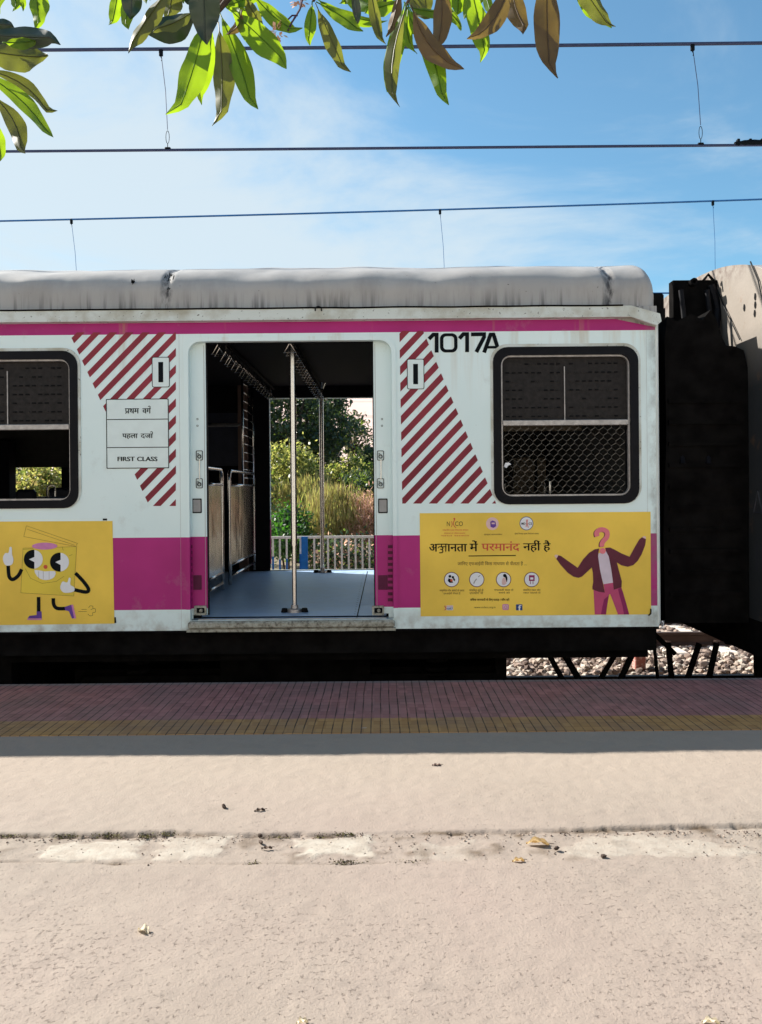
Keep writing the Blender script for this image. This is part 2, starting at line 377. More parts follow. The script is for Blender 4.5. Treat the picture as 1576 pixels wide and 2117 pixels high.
g = NG('platform_concrete')
big = g.noise(1.1, 4); mid = g.noise(6, 6, 0.6); fine = g.noise(110, 5, 0.65); pits0 = g.noise(62, 5, 0.68, dist=0.15); dens = g.ramp(g.noise(1.6, 5, 0.6), [(0.38, 0.0), (0.62, 1.0)]); near_ = g.mr(g.xyz()[1], 3.6, 2.3); pits = g.math('ADD', pits0, g.math('MULTIPLY', g.math('SUBTRACT', g.math('ADD', g.math('MULTIPLY', dens, 0.55), g.math('MULTIPLY', near_, 0.45)), 0.75), 0.11))
c = g.ramp(big, [(0.3, (0.285, 0.236, 0.198)), (0.7, (0.305, 0.262, 0.220))])
c = g.mix(g.ramp(mid, [(0.35, 0.28), (0.6, 0.0)]), c, (0.215, 0.175, 0.15))
c = g.mix(g.ramp(pits, [(0.585, 0.0), (0.69, 0.62)]), c, (0.14, 0.105, 0.085))
c = g.mix(g.ramp(fine, [(0.58, 0.0), (0.74, 0.38)]), c, (0.20, 0.16, 0.13))
c = g.mix(g.ramp(g.noise(0.55, 3), [(0.40, 0.0), (0.65, 0.55)]), c, (0.305, 0.236, 0.205))
c = g.mix(g.ramp(g.noise(3.3, 6, 0.65, (1, 2.2, 1)), [(0.58, 0.0), (0.72, 0.35)]), c, (0.17, 0.145, 0.125))
y = g.xyz()[1]
# smoother, paler skim coat towards the coping
c = g.mix(g.ramp(g.math('MULTIPLY', g.math('SUBTRACT', y, 3.1), 0.8), [(0.0, 0.0), (0.6, 0.45)]), c, (0.36, 0.302, 0.243))
bnd = g.attr('band'); dirt = g.attr('dirt')
c = g.mix(bnd, c, g.ramp(g.noise(18, 6), [(0.4, (0.35, 0.305, 0.255)), (0.6, (0.41, 0.37, 0.315))]))
c = g.mix(dirt, c, (0.125, 0.092, 0.065))
h = g.math('ADD', g.math('MULTIPLY', fine, 0.45), g.math('ADD', g.math('MULTIPLY', g.ramp(pits, [(0.58, 1.0), (0.72, 0.0)]), 0.55), g.math('MULTIPLY', mid, 0.5)))
g.bump(h, 0.75, 0.008)
CONC = g.set(c, 0.85, spec=0.2)

EDGE = 5.58; YB = 4.395
def platform():
    x0, x1, y0, y1 = -2.6, 2.6, 1.85, YB; nx, ny = 520, 300
    xs = np.linspace(x0, x1, nx); ys = y0 + (y1 - y0) * np.linspace(0, 1, ny) ** 1.15
    verts = []; band = []; dirt = []
    P1 = [ground_at(*p) for p in ((-60, 1725), (0, 1724), (200, 1723), (365, 1718), (500, 1723), (700, 1723), (850, 1719), (930, 1718), (1200, 1713), (1370, 1706), (1576, 1702), (1650, 1700))]
    P2 = [ground_at(*p) for p in ((-60, 1781), (0, 1780), (250, 1783), (500, 1784), (850, 1781), (1200, 1775), (1576, 1772), (1650, 1770))]
    I1 = lambda x: float(np.interp(x, [p.x for p in P1], [p.y for p in P1])); I2 = lambda x: float(np.interp(x, [p.x for p in P2], [p.y for p in P2]))
    c1 = lambda x: I1(x) + 0.010 * noise.noise((x * 5, 5, 0)) + 0.006 * noise.noise((x * 24, 5, 0))
    c2 = lambda x: I2(x) + 0.022 * noise.noise((x * 3, 9, 0)) + 0.012 * noise.noise((x * 11, 1, 0)) + 0.006 * noise.noise((x * 35, 1, 0))
    XI = [ground_at(p, 1722).x for p in (-60, 0, 130, 200, 340, 368, 400, 500, 520, 600, 700, 740, 925, 932, 958, 965, 1000, 1100, 1200, 1250, 1380, 1576, 1650)]
    VI = [.6, .6, .7, 1.3, 1.5, .9, .25, .35, .75, .7, .7, .08, .05, .7, .7, .1, .45, .35, .5, .75, .8, .55, .5]
    WI = lambda x: float(np.interp(x, XI, VI))
    XJ = [ground_at(p, 1781).x for p in (-60, 0, 120, 250, 300, 420, 650, 760, 900, 1650)]; VJ = [.8, .8, .5, 1, .2, .3, .6, .5, .05, .0]
    WJ = lambda x: float(np.interp(x, XJ, VJ))
    PT = []
    for (pa, pb, ya, yb, st_) in ((85, 292, 1740, 1774, 1.0), (330, 470, 1729, 1769, .75), (615, 760, 1730, 1766, 1.0), (860, 980, 1738, 1772, .35), (1180, 1520, 1728, 1766, .6)):
        c0 = ground_at((pa + pb) / 2, (ya + yb) / 2); e0 = ground_at(pb, (ya + yb) / 2); f0 = ground_at((pa + pb) / 2, ya)
        PT.append((c0.x, c0.y, e0.x - c0.x, f0.y - c0.y, st_))
    for yy in ys:
        for xx in xs:
            e = min(1, (xx - x0) / .15, (x1 - xx) / .15, (yy - y0) / .1, (y1 - yy) / .08); e = max(0, e)
            p = (xx, yy, 0.0)
            z = 0.003 * noise.noise((xx * 1.5, yy * 1.5, 2)) + 0.0018 * noise.noise((xx * 16, yy * 16, 4))
            z += 0.0012 * noise.noise((xx * 45, yy * 45, 7))
            a, b = c1(xx), c2(xx); bd = 0.0; dd = 0.0
            t = a - yy
            inb = 1 / (1 + math.exp(-t / 0.004)) * (1 / (1 + math.exp(-(yy - b) / 0.012)))
            rgh = noise.noise((xx * 30, yy * 30, 1)) * .5 + noise.noise((xx * 11, yy * 11, 11))
            smoothp = 0.0
            if inb > .05:
                wv = 0.55 * noise.noise((xx * 6, yy * 9, 3)) + 0.30 * noise.noise((xx * 22, yy * 30, 3))
                for (qx, qy, qa, qb, qs) in PT:
                    d_ = max(abs(xx - qx) / qa, abs(yy - qy) / qb * .9) + wv
                    smoothp = max(smoothp, qs * min(1, max(0, (1.02 - d_) * 7)))
            z += inb * (-0.0045 + 0.0035 * rgh * (1 - smoothp) + 0.003 * smoothp)
            wcr = max(0, WI(xx) * (0.9 + .7 * noise.noise((xx * 12, 21, 0)) + .6 * noise.noise((xx * 45, 22, 0))))
            gr = math.exp(-((t - 0.012) / (0.009 + 0.008 * wcr)) ** 2) * min(1, wcr)
            w2 = max(0, WJ(xx) * (.8 + 1.0 * noise.noise((xx * 14, 30, 0)))); gr2 = math.exp(-((yy - b) / 0.007) ** 2) * min(1, w2)
            z -= 0.022 * gr + 0.010 * gr2
            bd = inb * (0.12 + 0.88 * smoothp); dd = min(1, 0.95 * gr * (0.75 + rgh) + 0.7 * gr2 + inb * (max(0, rgh - .12) * 1.1 + .10) * (1 - smoothp) + .35 * math.exp(-((t - .03) / .035) ** 2) * (t > 0) * max(0, .4 + rgh))
            verts.append((xx, yy, z * e)); band.append(bd * e); dirt.append(max(0, dd) * e)
    me = bpy.data.meshes.new('platform')
    faces = [(j * nx + i, j * nx + i + 1, (j + 1) * nx + i + 1, (j + 1) * nx + i) for j in range(ny - 1) for i in range(nx - 1)]
    nv = len(verts); X0, X1, Y0 = -60, 60, -25
    verts += [(X0, Y0, 0), (X1, Y0, 0), (X1, y0, 0), (X0, y0, 0), (X0, y1, 0), (x0, y0, 0), (x0, y1, 0), (x1, y0, 0), (x1, y1, 0), (X1, y1, 0)]
    o = nv; faces += [(o, o + 1, o + 2, o + 3), (o + 3, o + 5, o + 6, o + 4), (o + 7, o + 2, o + 9, o + 8)]
    verts += [(X0, EDGE, -.95), (X1, EDGE, -.95)]
    band += [0] * 12; dirt += [0] * 12
    me.from_pydata(verts, [], faces); me.materials.append(CONC)
    me.polygons.foreach_set('use_smooth', [True] * len(faces))
    for nm, d in (('band', band), ('dirt', dirt)):
        at_ = me.attributes.new(nm, 'FLOAT', 'POINT'); at_.data.foreach_set('value', d)
    ob = bpy.data.objects.new('platform', me); COL.objects.link(ob); ob['kind'] = 'structure'
    # retaining wall under the platform edge
    mb = MB(); mb.box(-60, YB, -1.0, 60, EDGE - .01, -0.06); w = mb.build('platform_wall', M['dirtyblack']); w['kind'] = 'structure'
platform()

g = NG('platform_tiles'); X, Yc, Z = g.xyz()
def lines(v, pitch, wid, off=0.0):
    fr = g.math('FRACT', g.math('DIVIDE', g.math('ADD', v, 100.0 + off), pitch)); return g.math('LESS_THAN', g.math('ABSOLUTE', g.math('SUBTRACT', fr, 0.5)), wid / pitch / 2)
wob = g.math('MULTIPLY', g.math('SUBTRACT', g.noise(3, 3), 0.5), 0.012)
j1 = g.math('MULTIPLY', lines(g.math('ADD', X, wob), 0.0525, 0.0065), g.ramp(g.noise(5, 4), [(0.35, 0.35), (0.55, 1.0)]))
j2 = g.math('MULTIPLY', lines(Yc, 0.07, 0.0045), g.ramp(g.noise(4, 4), [(0.4, 0.15), (0.65, 0.8)]))
jj = g.math('MAXIMUM', j1, j2)
wn = g.N.new('ShaderNodeTexWhiteNoise'); vm = g.N.new('ShaderNodeVectorMath'); vm.operation = 'SNAP'; vm.inputs[1].default_value = (0.0525, 0.07, 1)
g.link(g.co.outputs['Object'], vm.inputs[0]); g.link(vm.outputs[0], wn.inputs['Vector'])
mau = g.ramp(wn.outputs['Value'], [(0.0, (0.28, 0.128, 0.122)), (1.0, (0.40, 0.19, 0.18))])
yel = g.ramp(wn.outputs['Value'], [(0.0, (0.35, 0.19, 0.07)), (1.0, (0.45, 0.26, 0.10))])
yedge = g.math('ADD', Yc, g.math('MULTIPLY', g.math('SUBTRACT', g.noise(6, 4), 0.5), 0.05))
c = g.mix(g.ramp(g.math('SUBTRACT', yedge, 4.0), [(0.665, 1.0), (0.685, 0.0)]), mau, yel)
c = g.mix(g.ramp(g.noise(2.5, 6), [(0.4, 0.0), (0.7, 0.55)]), c, (0.19, 0.14, 0.13))
c = g.mix(g.math('GREATER_THAN', Yc, EDGE - 0.05), c, (0.24, 0.19, 0.18))
c = g.mix(g.math('MULTIPLY', jj, 0.88), c, (0.035, 0.025, 0.022))
c = g.mix(g.ramp(g.noise(7, 5), [(0.72, 0.0), (0.76, 0.5)]), c, (0.50, 0.44, 0.42))
g.bump(g.math('SUBTRACT', g.math('MULTIPLY', g.noise(50, 4), 0.3), jj), 0.6, 0.004)
TILE = g.set(c, 0.75, spec=0.3)
mb = MB(); mb.box(-60, YB, -0.06, 60, EDGE, 0.004); o = mb.build('tiled_platform_edge', TILE); o['kind'] = 'structure'
# ---- added building, unseen behind the viewpoint, bounces sunlight onto the coach side
M['bounce_pale'] = plain('bounce_wall_pale', (0.80, 0.77, 0.70), .8, var=.05, sc=3)
sb = thing('bounce_building', 'long pale unseen building added behind the viewpoint to bounce sunlight onto the coach', 'building')
wl = [[(-22, 0), (22, 0), (22, 4.6), (-22, 4.6)]] + [rrect(x, 1.1, x + 1.3, 2.4, .02) for x in range(-20, 20, 5)] + [rrect(x, .05, x + 1.1, 2.2, .02) for x in (-17, -2, 8)]
mb = MB(); mb.fill(wl, -3.45, -3.2); sw = mb.build('added_wall', M['bounce_pale'], sb)
for x in range(-20, 20, 5):
    MB().box(x, -3.38, 1.1, x + 1.3, -3.35, 2.4).build('added_window', M['rubber'], sb)
for x in (-17, -2, 8): MB().box(x, -3.38, .05, x + 1.1, -3.34, 2.2).build('added_door', M['brown'], sb)
MB().box(-22.3, -9, 4.605, 22.3, -2.95, 4.8).build('roof', M['concrete'], sb)
# ---- track bed and land beyond
g = NG('ballast_bed'); n = g.noise(17, 5, 0.6, dist=0.8); g.bump(n, 1.0, 0.06)
BED = g.set(g.ramp(n, [(0.35, (0.10, 0.075, 0.06)), (0.5, (0.36, 0.29, 0.24)), (0.7, (0.55, 0.47, 0.41))]), 0.9)
quad(-60, EDGE - .02, 60, 14.0, -0.95, 'ballast_bed', BED)
g = NG('dry_soil'); n = g.noise(0.8, 7, 0.6); SOIL = g.set(g.ramp(n, [(0.3, (0.07, 0.07, 0.03)), (0.7, (0.24, 0.18, 0.12))]), 0.95); g.bump(g.noise(6, 6), 0.8, 0.1)
def land():
    nx, ny = 60, 60; vs = []
    for j in range(ny):
        t = j / (ny - 1); y = 14.0 + 1500 * t ** 3
        for i in range(nx):
            x = (i / (nx - 1) - 0.5) * (160 + 2400 * t ** 2)
            vs.append((x, y, -0.9 + (0.25 * noise.noise((x * .2, y * .2, 0)) + 0.02 * (y - 14) if y < 60 else .92 + .25 * noise.noise((x * .2, y * .2, 0))) * (1 if j else 0)))
    mb = MB(); mb.add(vs, [(j * nx + i, j * nx + i + 1, (j + 1) * nx + i + 1, (j + 1) * nx + i) for j in range(ny - 1) for i in range(nx - 1)])
    o = mb.build('ground', SOIL, smooth=True); o['kind'] = 'structure'
land()
quad(-1500, -1500, 1500, 1500, -1.6, 'far_ground', SOIL)
g = NG('hillside'); X, Yc, Z = g.xyz()
tr = g.math('MULTIPLY', lines(g.math('ADD', Z, g.math('MULTIPLY', g.noise(0.06, 4), 3.0)), 2.6, 0.5), 0.35)
c = g.ramp(g.noise(0.12, 6), [(0.3, (0.66, 0.47, 0.41)), (0.7, (0.74, 0.55, 0.48))]); c = g.mix(tr, c, (0.42, 0.22, 0.18))
c = g.mix(g.ramp(g.noise(0.5, 6, 0.7), [(0.62, 0.0), (0.68, 0.8)]), c, (0.22, 0.21, 0.13)); HILL = g.set(c, 0.95)
def hill():
    nx, ny = 90, 30; vs = []
    for j in range(ny):
        for i in range(nx):
            x = -260 + 520 * i / (nx - 1); t = j / (ny - 1); y = 85 + 140 * t
            h = 27 * math.sin(min(1, t * 1.4) * math.pi / 2) * (0.8 + 0.2 * math.sin(x * 0.021 + 1.5)) * (1 + .16 * noise.noise((x * .03, y * .03, 5)))
            vs.append((x, y, -1.0 + h))
    mb = MB(); mb.add(vs, [(j * nx + i, j * nx + i + 1, (j + 1) * nx + i + 1, (j + 1) * nx + i) for j in range(ny - 1) for i in range(nx - 1)])
    o = mb.build('hillside', HILL, smooth=True); o['kind'] = 'structure'
hill()

# ballast stones in the sunlit strip beyond the coach
def stones(n, x0, x1, y0, y1, zf, s0, s1, name, mats):
    base = np.array([(1, 0, 0), (-1, 0, 0), (0, 1, 0), (0, -1, 0), (0, 0, 1), (0, 0, -1)], float)
    tri = [(0, 2, 4), (2, 1, 4), (1, 3, 4), (3, 0, 4), (2, 0, 5), (1, 2, 5), (3, 1, 5), (0, 3, 5)]
    V = []; Fc = []; mi = []
    cub = np.array([(a, b, c) for a in (-1, 1) for b in (-1, 1) for c in (-1, 1)], float) * 0.62
    P = np.vstack([base, cub])
    quads = []
    for ax in range(3):
        for sg in (0, 1):
            top = ax * 2 + (0 if sg == 0 else 1); sv = 1 if sg == 0 else -1
            cs = [6 + i for i in range(8) if cub[i][ax] * sv > 0]; o2 = [a for a in range(3) if a != ax]
            cs.sort(key=lambda i: math.atan2(P[i][o2[1]], P[i][o2[0]]))
            for k in range(4):
                f = (top, cs[k], cs[(k + 1) % 4]); nn = np.cross(P[f[1]] - P[f[0]], P[f[2]] - P[f[0]])
                quads.append(f if nn[ax] * sv > 0 else f[::-1])
    for i in range(n):
        s = random.uniform(s0, s1); q = P * (1 + RNG.uniform(-.28, .28, (14, 1))) * s * np.array([random.uniform(.8, 1.3), random.uniform(.7, 1.1), random.uniform(.55, .9)])
        a, b_ = random.uniform(0, 6.28), random.uniform(-.6, .6)
        R = np.array([[math.cos(a), -math.sin(a), 0], [math.sin(a), math.cos(a), 0], [0, 0, 1]]) @ np.array([[1, 0, 0], [0, math.cos(b_), -math.sin(b_)], [0, math.sin(b_), math.cos(b_)]])
        x, y = random.uniform(x0, x1), random.uniform(y0, y1); q = q @ R.T + np.array([x, y, zf(x, y) + random.uniform(-.2, .5) * s])
        o = len(V); V += [tuple(v) for v in q]; Fc += [tuple(k + o for k in f) for f in quads]; mi += [random.randrange(len(mats))] * len(quads)
    mb = MB(); mb.v = V; mb.f = Fc; mb.mi = mi; return mb.build(name, mats)
SM = [plain('stone_a', (0.38, 0.30, 0.245), 0.85), plain('stone_b', (0.26, 0.195, 0.16), 0.85), plain('stone_c', (0.46, 0.40, 0.34), 0.85), plain('stone_d', (0.13, 0.095, 0.08), 0.85)]
zf = lambda x, y: -0.93 + (0.09 if y > 10.2 else 0.09 * max(0, (y - 9.2)))
tag(stones(9000, -2.0, 8.5, 9.0, 13.6, zf, 0.028, 0.055, 'ballast_stones', SM), kind='stuff')
tag(stones(900, 0.6, 5.0, 8.6, 9.4, lambda x, y: -0.93, 0.028, 0.055, 'shaded_ballast_stones', SM), kind='stuff')

def railbar(y, name, label):
    pr = [(-.07, -.80), (.07, -.80), (.07, -.785), (.012, -.76), (.012, -.68), (.034, -.665), (.034, -.63), (-.034, -.63), (-.034, -.665), (-.012, -.68), (-.012, -.76), (-.07, -.785)]
    vs = [(-60, y + a, z) for a, z in pr] + [(60, y + a, z) for a, z in pr]; n = len(pr)
    mb = MB(); mb.add(vs, [(i, i + n, (i + 1) % n + n, (i + 1) % n) for i in range(n)])
    return tag(mb.build(name, M['rail']), label, 'rail')
railbar(6.76, 'rail', 'rusty rail under the near side of the coach wheels')
railbar(8.44, 'rail', 'rusty rail under the far side of the coach wheels')
railbar(10.96, 'rail', 'rusty rail nearest the coach on the sunlit empty track')
railbar(12.64, 'rail', 'rusty rail of the empty track closest to the white fence')
def sleeper():
    t = thing('sleeper', 'pale concrete sleeper under the rails of the empty sunlit track', 'sleeper', 'concrete sleepers of the empty track')
    mb = MB(); mb.box(-.125, 10.42, -.93, .125, 13.18, -.802, bev=.02); mb.build('beam', M['concrete'], t)
    for y in (10.96, 12.64):
        mb = MB()
        for s in (-1, 1):
            pts = [(-.03, y + s * .05, -.785), (-.04, y + s * .09, -.74), (0, y + s * .13, -.735), (.04, y + s * .09, -.74), (.03, y + s * .05, -.785)]; mb.tube(smoothline(pts, 3), .010, 5)
        mb.build('rail_clip', M['rail'], t)
    return t
sl0 = sleeper(); first = True
for k in range(9):
    x = -.1 + .65 * k
    if first: r = sl0; first = False
    else:
        r = sl0.copy(); COL.objects.link(r)
        for ch in list(sl0.children): c_ = ch.copy(); COL.objects.link(c_); c_.parent = r
    r.location = (x, 0, 0)

# ================================================================== COACH
coach = thing('train_coach', 'white and magenta train coach with an open doorway and yellow posters beside the platform', 'train coach')
XL, XR = -12.0, 1.955
ZB, ZT = 0.33, 2.584
WIN = [(0.800, 1.815), (-3.15, -2.135), (-4.60, -3.585), (-6.05, -5.035), (-9.2, -8.185), (-10.65, -9.635)]
WZ = (1.205, 2.305)
DX0, DX1, DZ0, DZ1 = -1.352, 0.082, 0.40, 2.368
def door_loop(x0=DX0, x1=DX1, z0=DZ0, z1=DZ1, r=.085):
    p = [(x0, z0), (x1, z0)]
    for cx, a in ((x1 - r, 0), (x0 + r, 90)):
        for k in range(7): t = math.radians(a + 15 * k); p.append((cx + r * math.cos(t), z1 - r + r * math.sin(t)))
    return p
def side_wall(y0, y1, name, mat, parent, wz=WZ, door=True, zb=ZB, x1=XR):
    loops = [[(XL, zb), (x1, zb), (x1, ZT), (XL, ZT)]] + [rrect(a, wz[0], b, wz[1], .10) for a, b in WIN]
    loops.append(door_loop())
    mb = MB(); mb.fill(loops, y0, y1); return mb.build(name, mat, parent)
near = side_wall(F, F + .05, 'side_wall', PAINT, coach)
far = side_wall(B - .05, B, 'side_wall', PAINT, coach)
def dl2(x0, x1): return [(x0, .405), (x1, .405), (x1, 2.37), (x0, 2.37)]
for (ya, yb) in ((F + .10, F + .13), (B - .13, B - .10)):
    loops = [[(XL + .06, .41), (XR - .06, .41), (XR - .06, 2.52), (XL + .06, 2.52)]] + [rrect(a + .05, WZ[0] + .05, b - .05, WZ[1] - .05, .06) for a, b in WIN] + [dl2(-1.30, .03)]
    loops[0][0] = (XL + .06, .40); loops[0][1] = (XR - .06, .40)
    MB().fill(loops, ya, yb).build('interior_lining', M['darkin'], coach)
mb = MB(); mb.box(XL, F + .052, .33, XL + .05, B - .052, 2.6); mb.box(XR - .05, F + .052, .33, XR - .002, B - .052, 2.6); mb.build('end_wall', M['dirtyblack'], coach)
# rounded outer corner pillar of the coach end
mb = MB(); mb.box(XR - .02, F - .004, ZB + .01, XR + .012, F + .10, 2.50, bev=.012); mb.build('corner_pillar', M['white'], coach)
# floor, ceiling
mb = MB(); mb.box(XL + .06, F + .02, .34, XR - .06, B - .02, .40); fl = mb.build('floor', M['floor'], coach)
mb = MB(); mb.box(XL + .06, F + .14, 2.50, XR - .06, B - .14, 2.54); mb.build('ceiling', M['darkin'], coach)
# floor joint strip with rivets
mb = MB(); mb.tube([(-.18, F + .08, .4015), (-.16, B - .3, .4015)], .004, 5)
for k in range(26):
    yy = F + .12 + k * .12; mb.fill([circ(0, 0, .007, 8)], 0); 
    vs = mb.v[-8:]; mb.v[-8:] = [(-.20 + .0055 * 0 + v[0], yy + v[2], .4022) for v in vs]
mb.build('floor_joint', M['ink'], fl)

# roof
def roof_profile():
    w = (B - F)
    half = [(.004, 2.585), (.002, 2.71), (.012, 2.772), (.042, 2.822), (.095, 2.868), (.17, 2.908), (.3, 2.957), (.5, 3.013), (.8, 3.075), (1.2, 3.12), (w / 2, 3.15)]
    half = [tuple(p) for p in smoothline([Vector(p) for p in half], 3)]
    return half + [(w - a, z) for a, z in reversed(half[:-1])]
def roof(xs, name, parent, mat, xend=None, rend=.20, dent=0.012):
    pr = roof_profile(); n = len(pr); vs = []; wc = (B - F) / 2
    for x in xs:
        s = 1.0; ins = 0.0
        if xend is not None and xend - x < rend:
            t = 1 - max(0, xend - x) / rend; s = math.sqrt(max(0, 1 - t ** 3.0)); s = .40 + .60 * s; ins = .05 * t ** 3
        for (a, z) in pr:
            zz = 2.585 + (z - 2.585) * s
            aa = a + (ins if a < wc else -ins)
            d = dent * (noise.noise((x * 1.6, a * 3, z * 3)) + .6 * noise.noise((x * 4.3, a * 5, z * 6 + 3))) * min(1, (z - 2.585) * 8)
            for sx in (-1.505, 1.62): d -= 0.016 * math.exp(-((x - sx - .03 * (z - 2.7)) / .016) ** 2) * min(1, (z - 2.585) * 9)
            nx_ = (aa - wc) / wc
            vs.append((x, F + aa + d * nx_, zz + d * .8))
    m = len(xs); fs = [(i * n + k, i * n + k + 1, (i + 1) * n + k + 1, (i + 1) * n + k) for i in range(m - 1) for k in range(n - 1)]
    fs = [f[::-1] for f in fs]
    fs += [tuple(range(n)), tuple(range((m - 1) * n, m * n))[::-1]]
    mb = MB(); mb.add(vs, fs); return mb.build(name, mat, parent, smooth=True, sharp=70)
xs = list(np.arange(-12, -3.6, .15)) + list(np.arange(-3.6, 1.70, .022)) + list(np.linspace(1.71, 1.95, 18))
rf = roof([float(x) for x in xs], 'roof', coach, ROOF, xend=1.952, rend=.085)
mb = MB(); mb.fill([[(1.66, 2.503), (XR - .001, 2.44), (XR - .001, 2.592), (1.66, 2.592)]], F - .0025, F - .0005); mb.build('roof_skirt', ROOF, rf)
# scuffs on the roof side
mb = MB()
for cx, cy in ((135, 607), (175, 606), (277, 577), (1262, 640), (348, 575), (356, 568), (350, 600)):
    for k in range(7):
        a = (cx + random.uniform(-6, 6), cy + random.uniform(-7, 5)); q = [tp(a[0], a[1], F + .01), tp(a[0] + random.uniform(-3, 2), a[1] + random.uniform(3, 9), F + .01)]
        stroke(mb, q, random.uniform(.003, .008), F + .006)
mb.build('scuff_marks', M['black'], rf)
# gutter (drip moulding) with its drooping end
g0 = [(XL, 2.500), (tp(1300, 662)[0], 2.505), (tp(1352, 676)[0], tp(1352, 676)[1]), (tp(1362, 668)[0], tp(1362, 668)[1]), (tp(1359, 652)[0], tp(1359, 652)[1]), (tp(1300, 641)[0], 2.583), (XL, 2.583)]
gm = NG('gutter_paint'); n = gm.noise(5, 6); cc = gm.ramp(n, [(0.35, (0.40, 0.38, 0.30)), (0.55, (0.62, 0.66, 0.62))]); cc = gm.mix(gm.ramp(gm.noise(40, 5), [(.62, 0.0), (.68, .8)]), cc, (.08, .07, .05)); GUT = gm.set(cc, 0.45)
mb = MB(); mb.fill([g0], F - .060, F - .004); gu = mb.build('gutter', GUT, coach)
mb = MB(); mb.tube([(x, F - .062, 2.585 + .004 * noise.noise((x * 3, 0, 0))) for x in np.arange(-11.9, 1.76, .08)], .006, 5); mb.build('sealant_bead', M['dirtyblack'], gu)
hx, hz = tp(660, 644)
mb = MB(); mb.tube([(hx - .022, F - .065, hz - .01), (hx - .02, F - .075, hz + .012), (hx, F - .075, hz + .02), (hx + .02, F - .075, hz + .012), (hx + .022, F - .065, hz - .01)], .005, 6); mb.build('hook', M['ink'], gu)
# lower grime line / bottom flange
mb = MB(); mb.box(XL, F + .004, ZB - .02, XR, F + .045, ZB - .001); mb.build('bottom_flange', M['dirtyblack'], coach)

# windows
def ring(x0, z0, x1, z1, r, w, y0, y1): return MB().fill([rrect(x0, z0, x1, z1, r), rrect(x0 + w, z0 + w, x1 - w, z1 - w, max(.01, r - w * .55))], y0, y1)
def window(a, b, ya, sgn, mesh):                    # sgn=+1 near wall (outside is -Y)
    z0, z1 = WZ; e = .0015
    if sgn > 0: yo, yi = F - .014, F + .06
    else: yo, yi = B - .06, B + .014
    mid = 1.755
    fr = ring(a - .004, z0 - .004, b + .004, z1 + .004, .104, .056, yo, yi).build('window_frame', M['rubber'], coach)
    ring(a + .050, z0 + .05, b - .050, z1 - .05, .062, .014, yo + .022, yi - .02).build('inner_frame', M['alu'], fr)
    mb = MB(); ylo, yhi = (yo + .018, yo + .035)
    if sgn < 0: ylo, yhi = (yi - .035, yi - .018)
    mb.box(a + .062, ylo, mid, b - .062, yhi, mid + .040, bev=.004); mb.build('middle_rail', M['alu'], fr)
    # louvred shutter in the upper half
    ys = yo + .045; mb = MB()
    mb.box(a + .062, ys + .006, mid + .04, b - .062, ys + .012, z1 - .06)
    frs = MB()
    cx = (a + b) / 2
    for k in range(7):
        zz = z1 - .115 - k * .062
        for j in range(18):
            x = a + .09 + j * (b - a - .2) / 18
            if abs(x - cx) < .03: continue
            if noise.noise((x * 9, zz * 9, a)) > -.25: (mb if noise.noise((x * 20, zz * 20, a)) > .25 else frs).box(x, ys + .001, zz, x + .026, ys + .006, zz + .010)
    sh_ = mb.build('shutter', M['shutter'], fr); frs.build('slot_row', M['black'], sh_)
    mb = MB(); mb.box(cx - .003, ys - .004, mid + .04, cx + .003, ys + .006, z1 - .13); mb.build('shutter_strip', M['alu'], fr)
    if mesh:
        mb = MB(); pw, rowh = .0585, .0365; zt, zb = mid + .0, z0 + .06
        def seg(p, q): mb.tube([(p[0], ys - .012, p[1]), (q[0], ys - .012, q[1])], .0013, 3, cap=False)
        def field(xa, xb, za, zb_):
            r = 0; z = zb_
            while z > za:
                off = (r % 2) * pw / 2; x = xa + off
                while x < xb:
                    wx = .004 * noise.noise((x * 8, z * 8, 1)); wz = .004 * noise.noise((x * 8, z * 8, 9))
                    c_ = (x + wx, z + wz); d = (x + wx, z - rowh * .42 + wz)
                    if d[1] > za:
                        seg(c_, d)
                        for s in (-1, 1):
                            xx = x + s * pw / 2
                            if xa - .005 < xx < xb + .005:
                                q = (xx + .004 * noise.noise((xx * 8, (z - rowh) * 8, 1)), z - rowh + .004 * noise.noise((xx * 8, (z - rowh) * 8, 9)))
                                if q[1] > za: seg(d, q)
                    x += pw
                z -= rowh; r += 1
        field(a + .075, b - .075, zb, zt); mb.build('wire_mesh', M['meshwire'], fr)
    return fr
for i, (a, b) in enumerate(WIN[:4]):
    window(a, b, F, 1, i == 0); window(a, b, B, -1, False)
for (a, b) in WIN[4:]: window(a, b, F, 1, False)
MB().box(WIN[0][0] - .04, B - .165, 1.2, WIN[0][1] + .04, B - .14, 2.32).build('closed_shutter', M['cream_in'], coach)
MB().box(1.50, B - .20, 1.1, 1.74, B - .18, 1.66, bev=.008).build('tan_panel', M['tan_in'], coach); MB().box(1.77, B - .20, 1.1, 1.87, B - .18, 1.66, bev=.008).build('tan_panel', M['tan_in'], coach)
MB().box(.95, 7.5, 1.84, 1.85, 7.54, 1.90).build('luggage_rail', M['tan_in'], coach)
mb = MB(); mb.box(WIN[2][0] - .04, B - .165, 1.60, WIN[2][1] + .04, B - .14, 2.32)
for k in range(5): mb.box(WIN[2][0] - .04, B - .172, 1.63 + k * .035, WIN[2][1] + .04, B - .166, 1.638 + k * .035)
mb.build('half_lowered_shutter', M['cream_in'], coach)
MB().box(-4.62, 8.9, .7, -4.06, 9.1, 1.9, bev=.02).build('seat_partition', M['darkin'], coach)
for pa, pb, py in ((30, 72, 1012), (98, 150, 1008)):
    a0 = at(pa, py, 8.8); b0 = at(pb, py, 8.8); MB().box(a0.x, 8.8, .9, b0.x, 8.88, a0.z, bev=.03).build('headrest', M['seat'], coach)
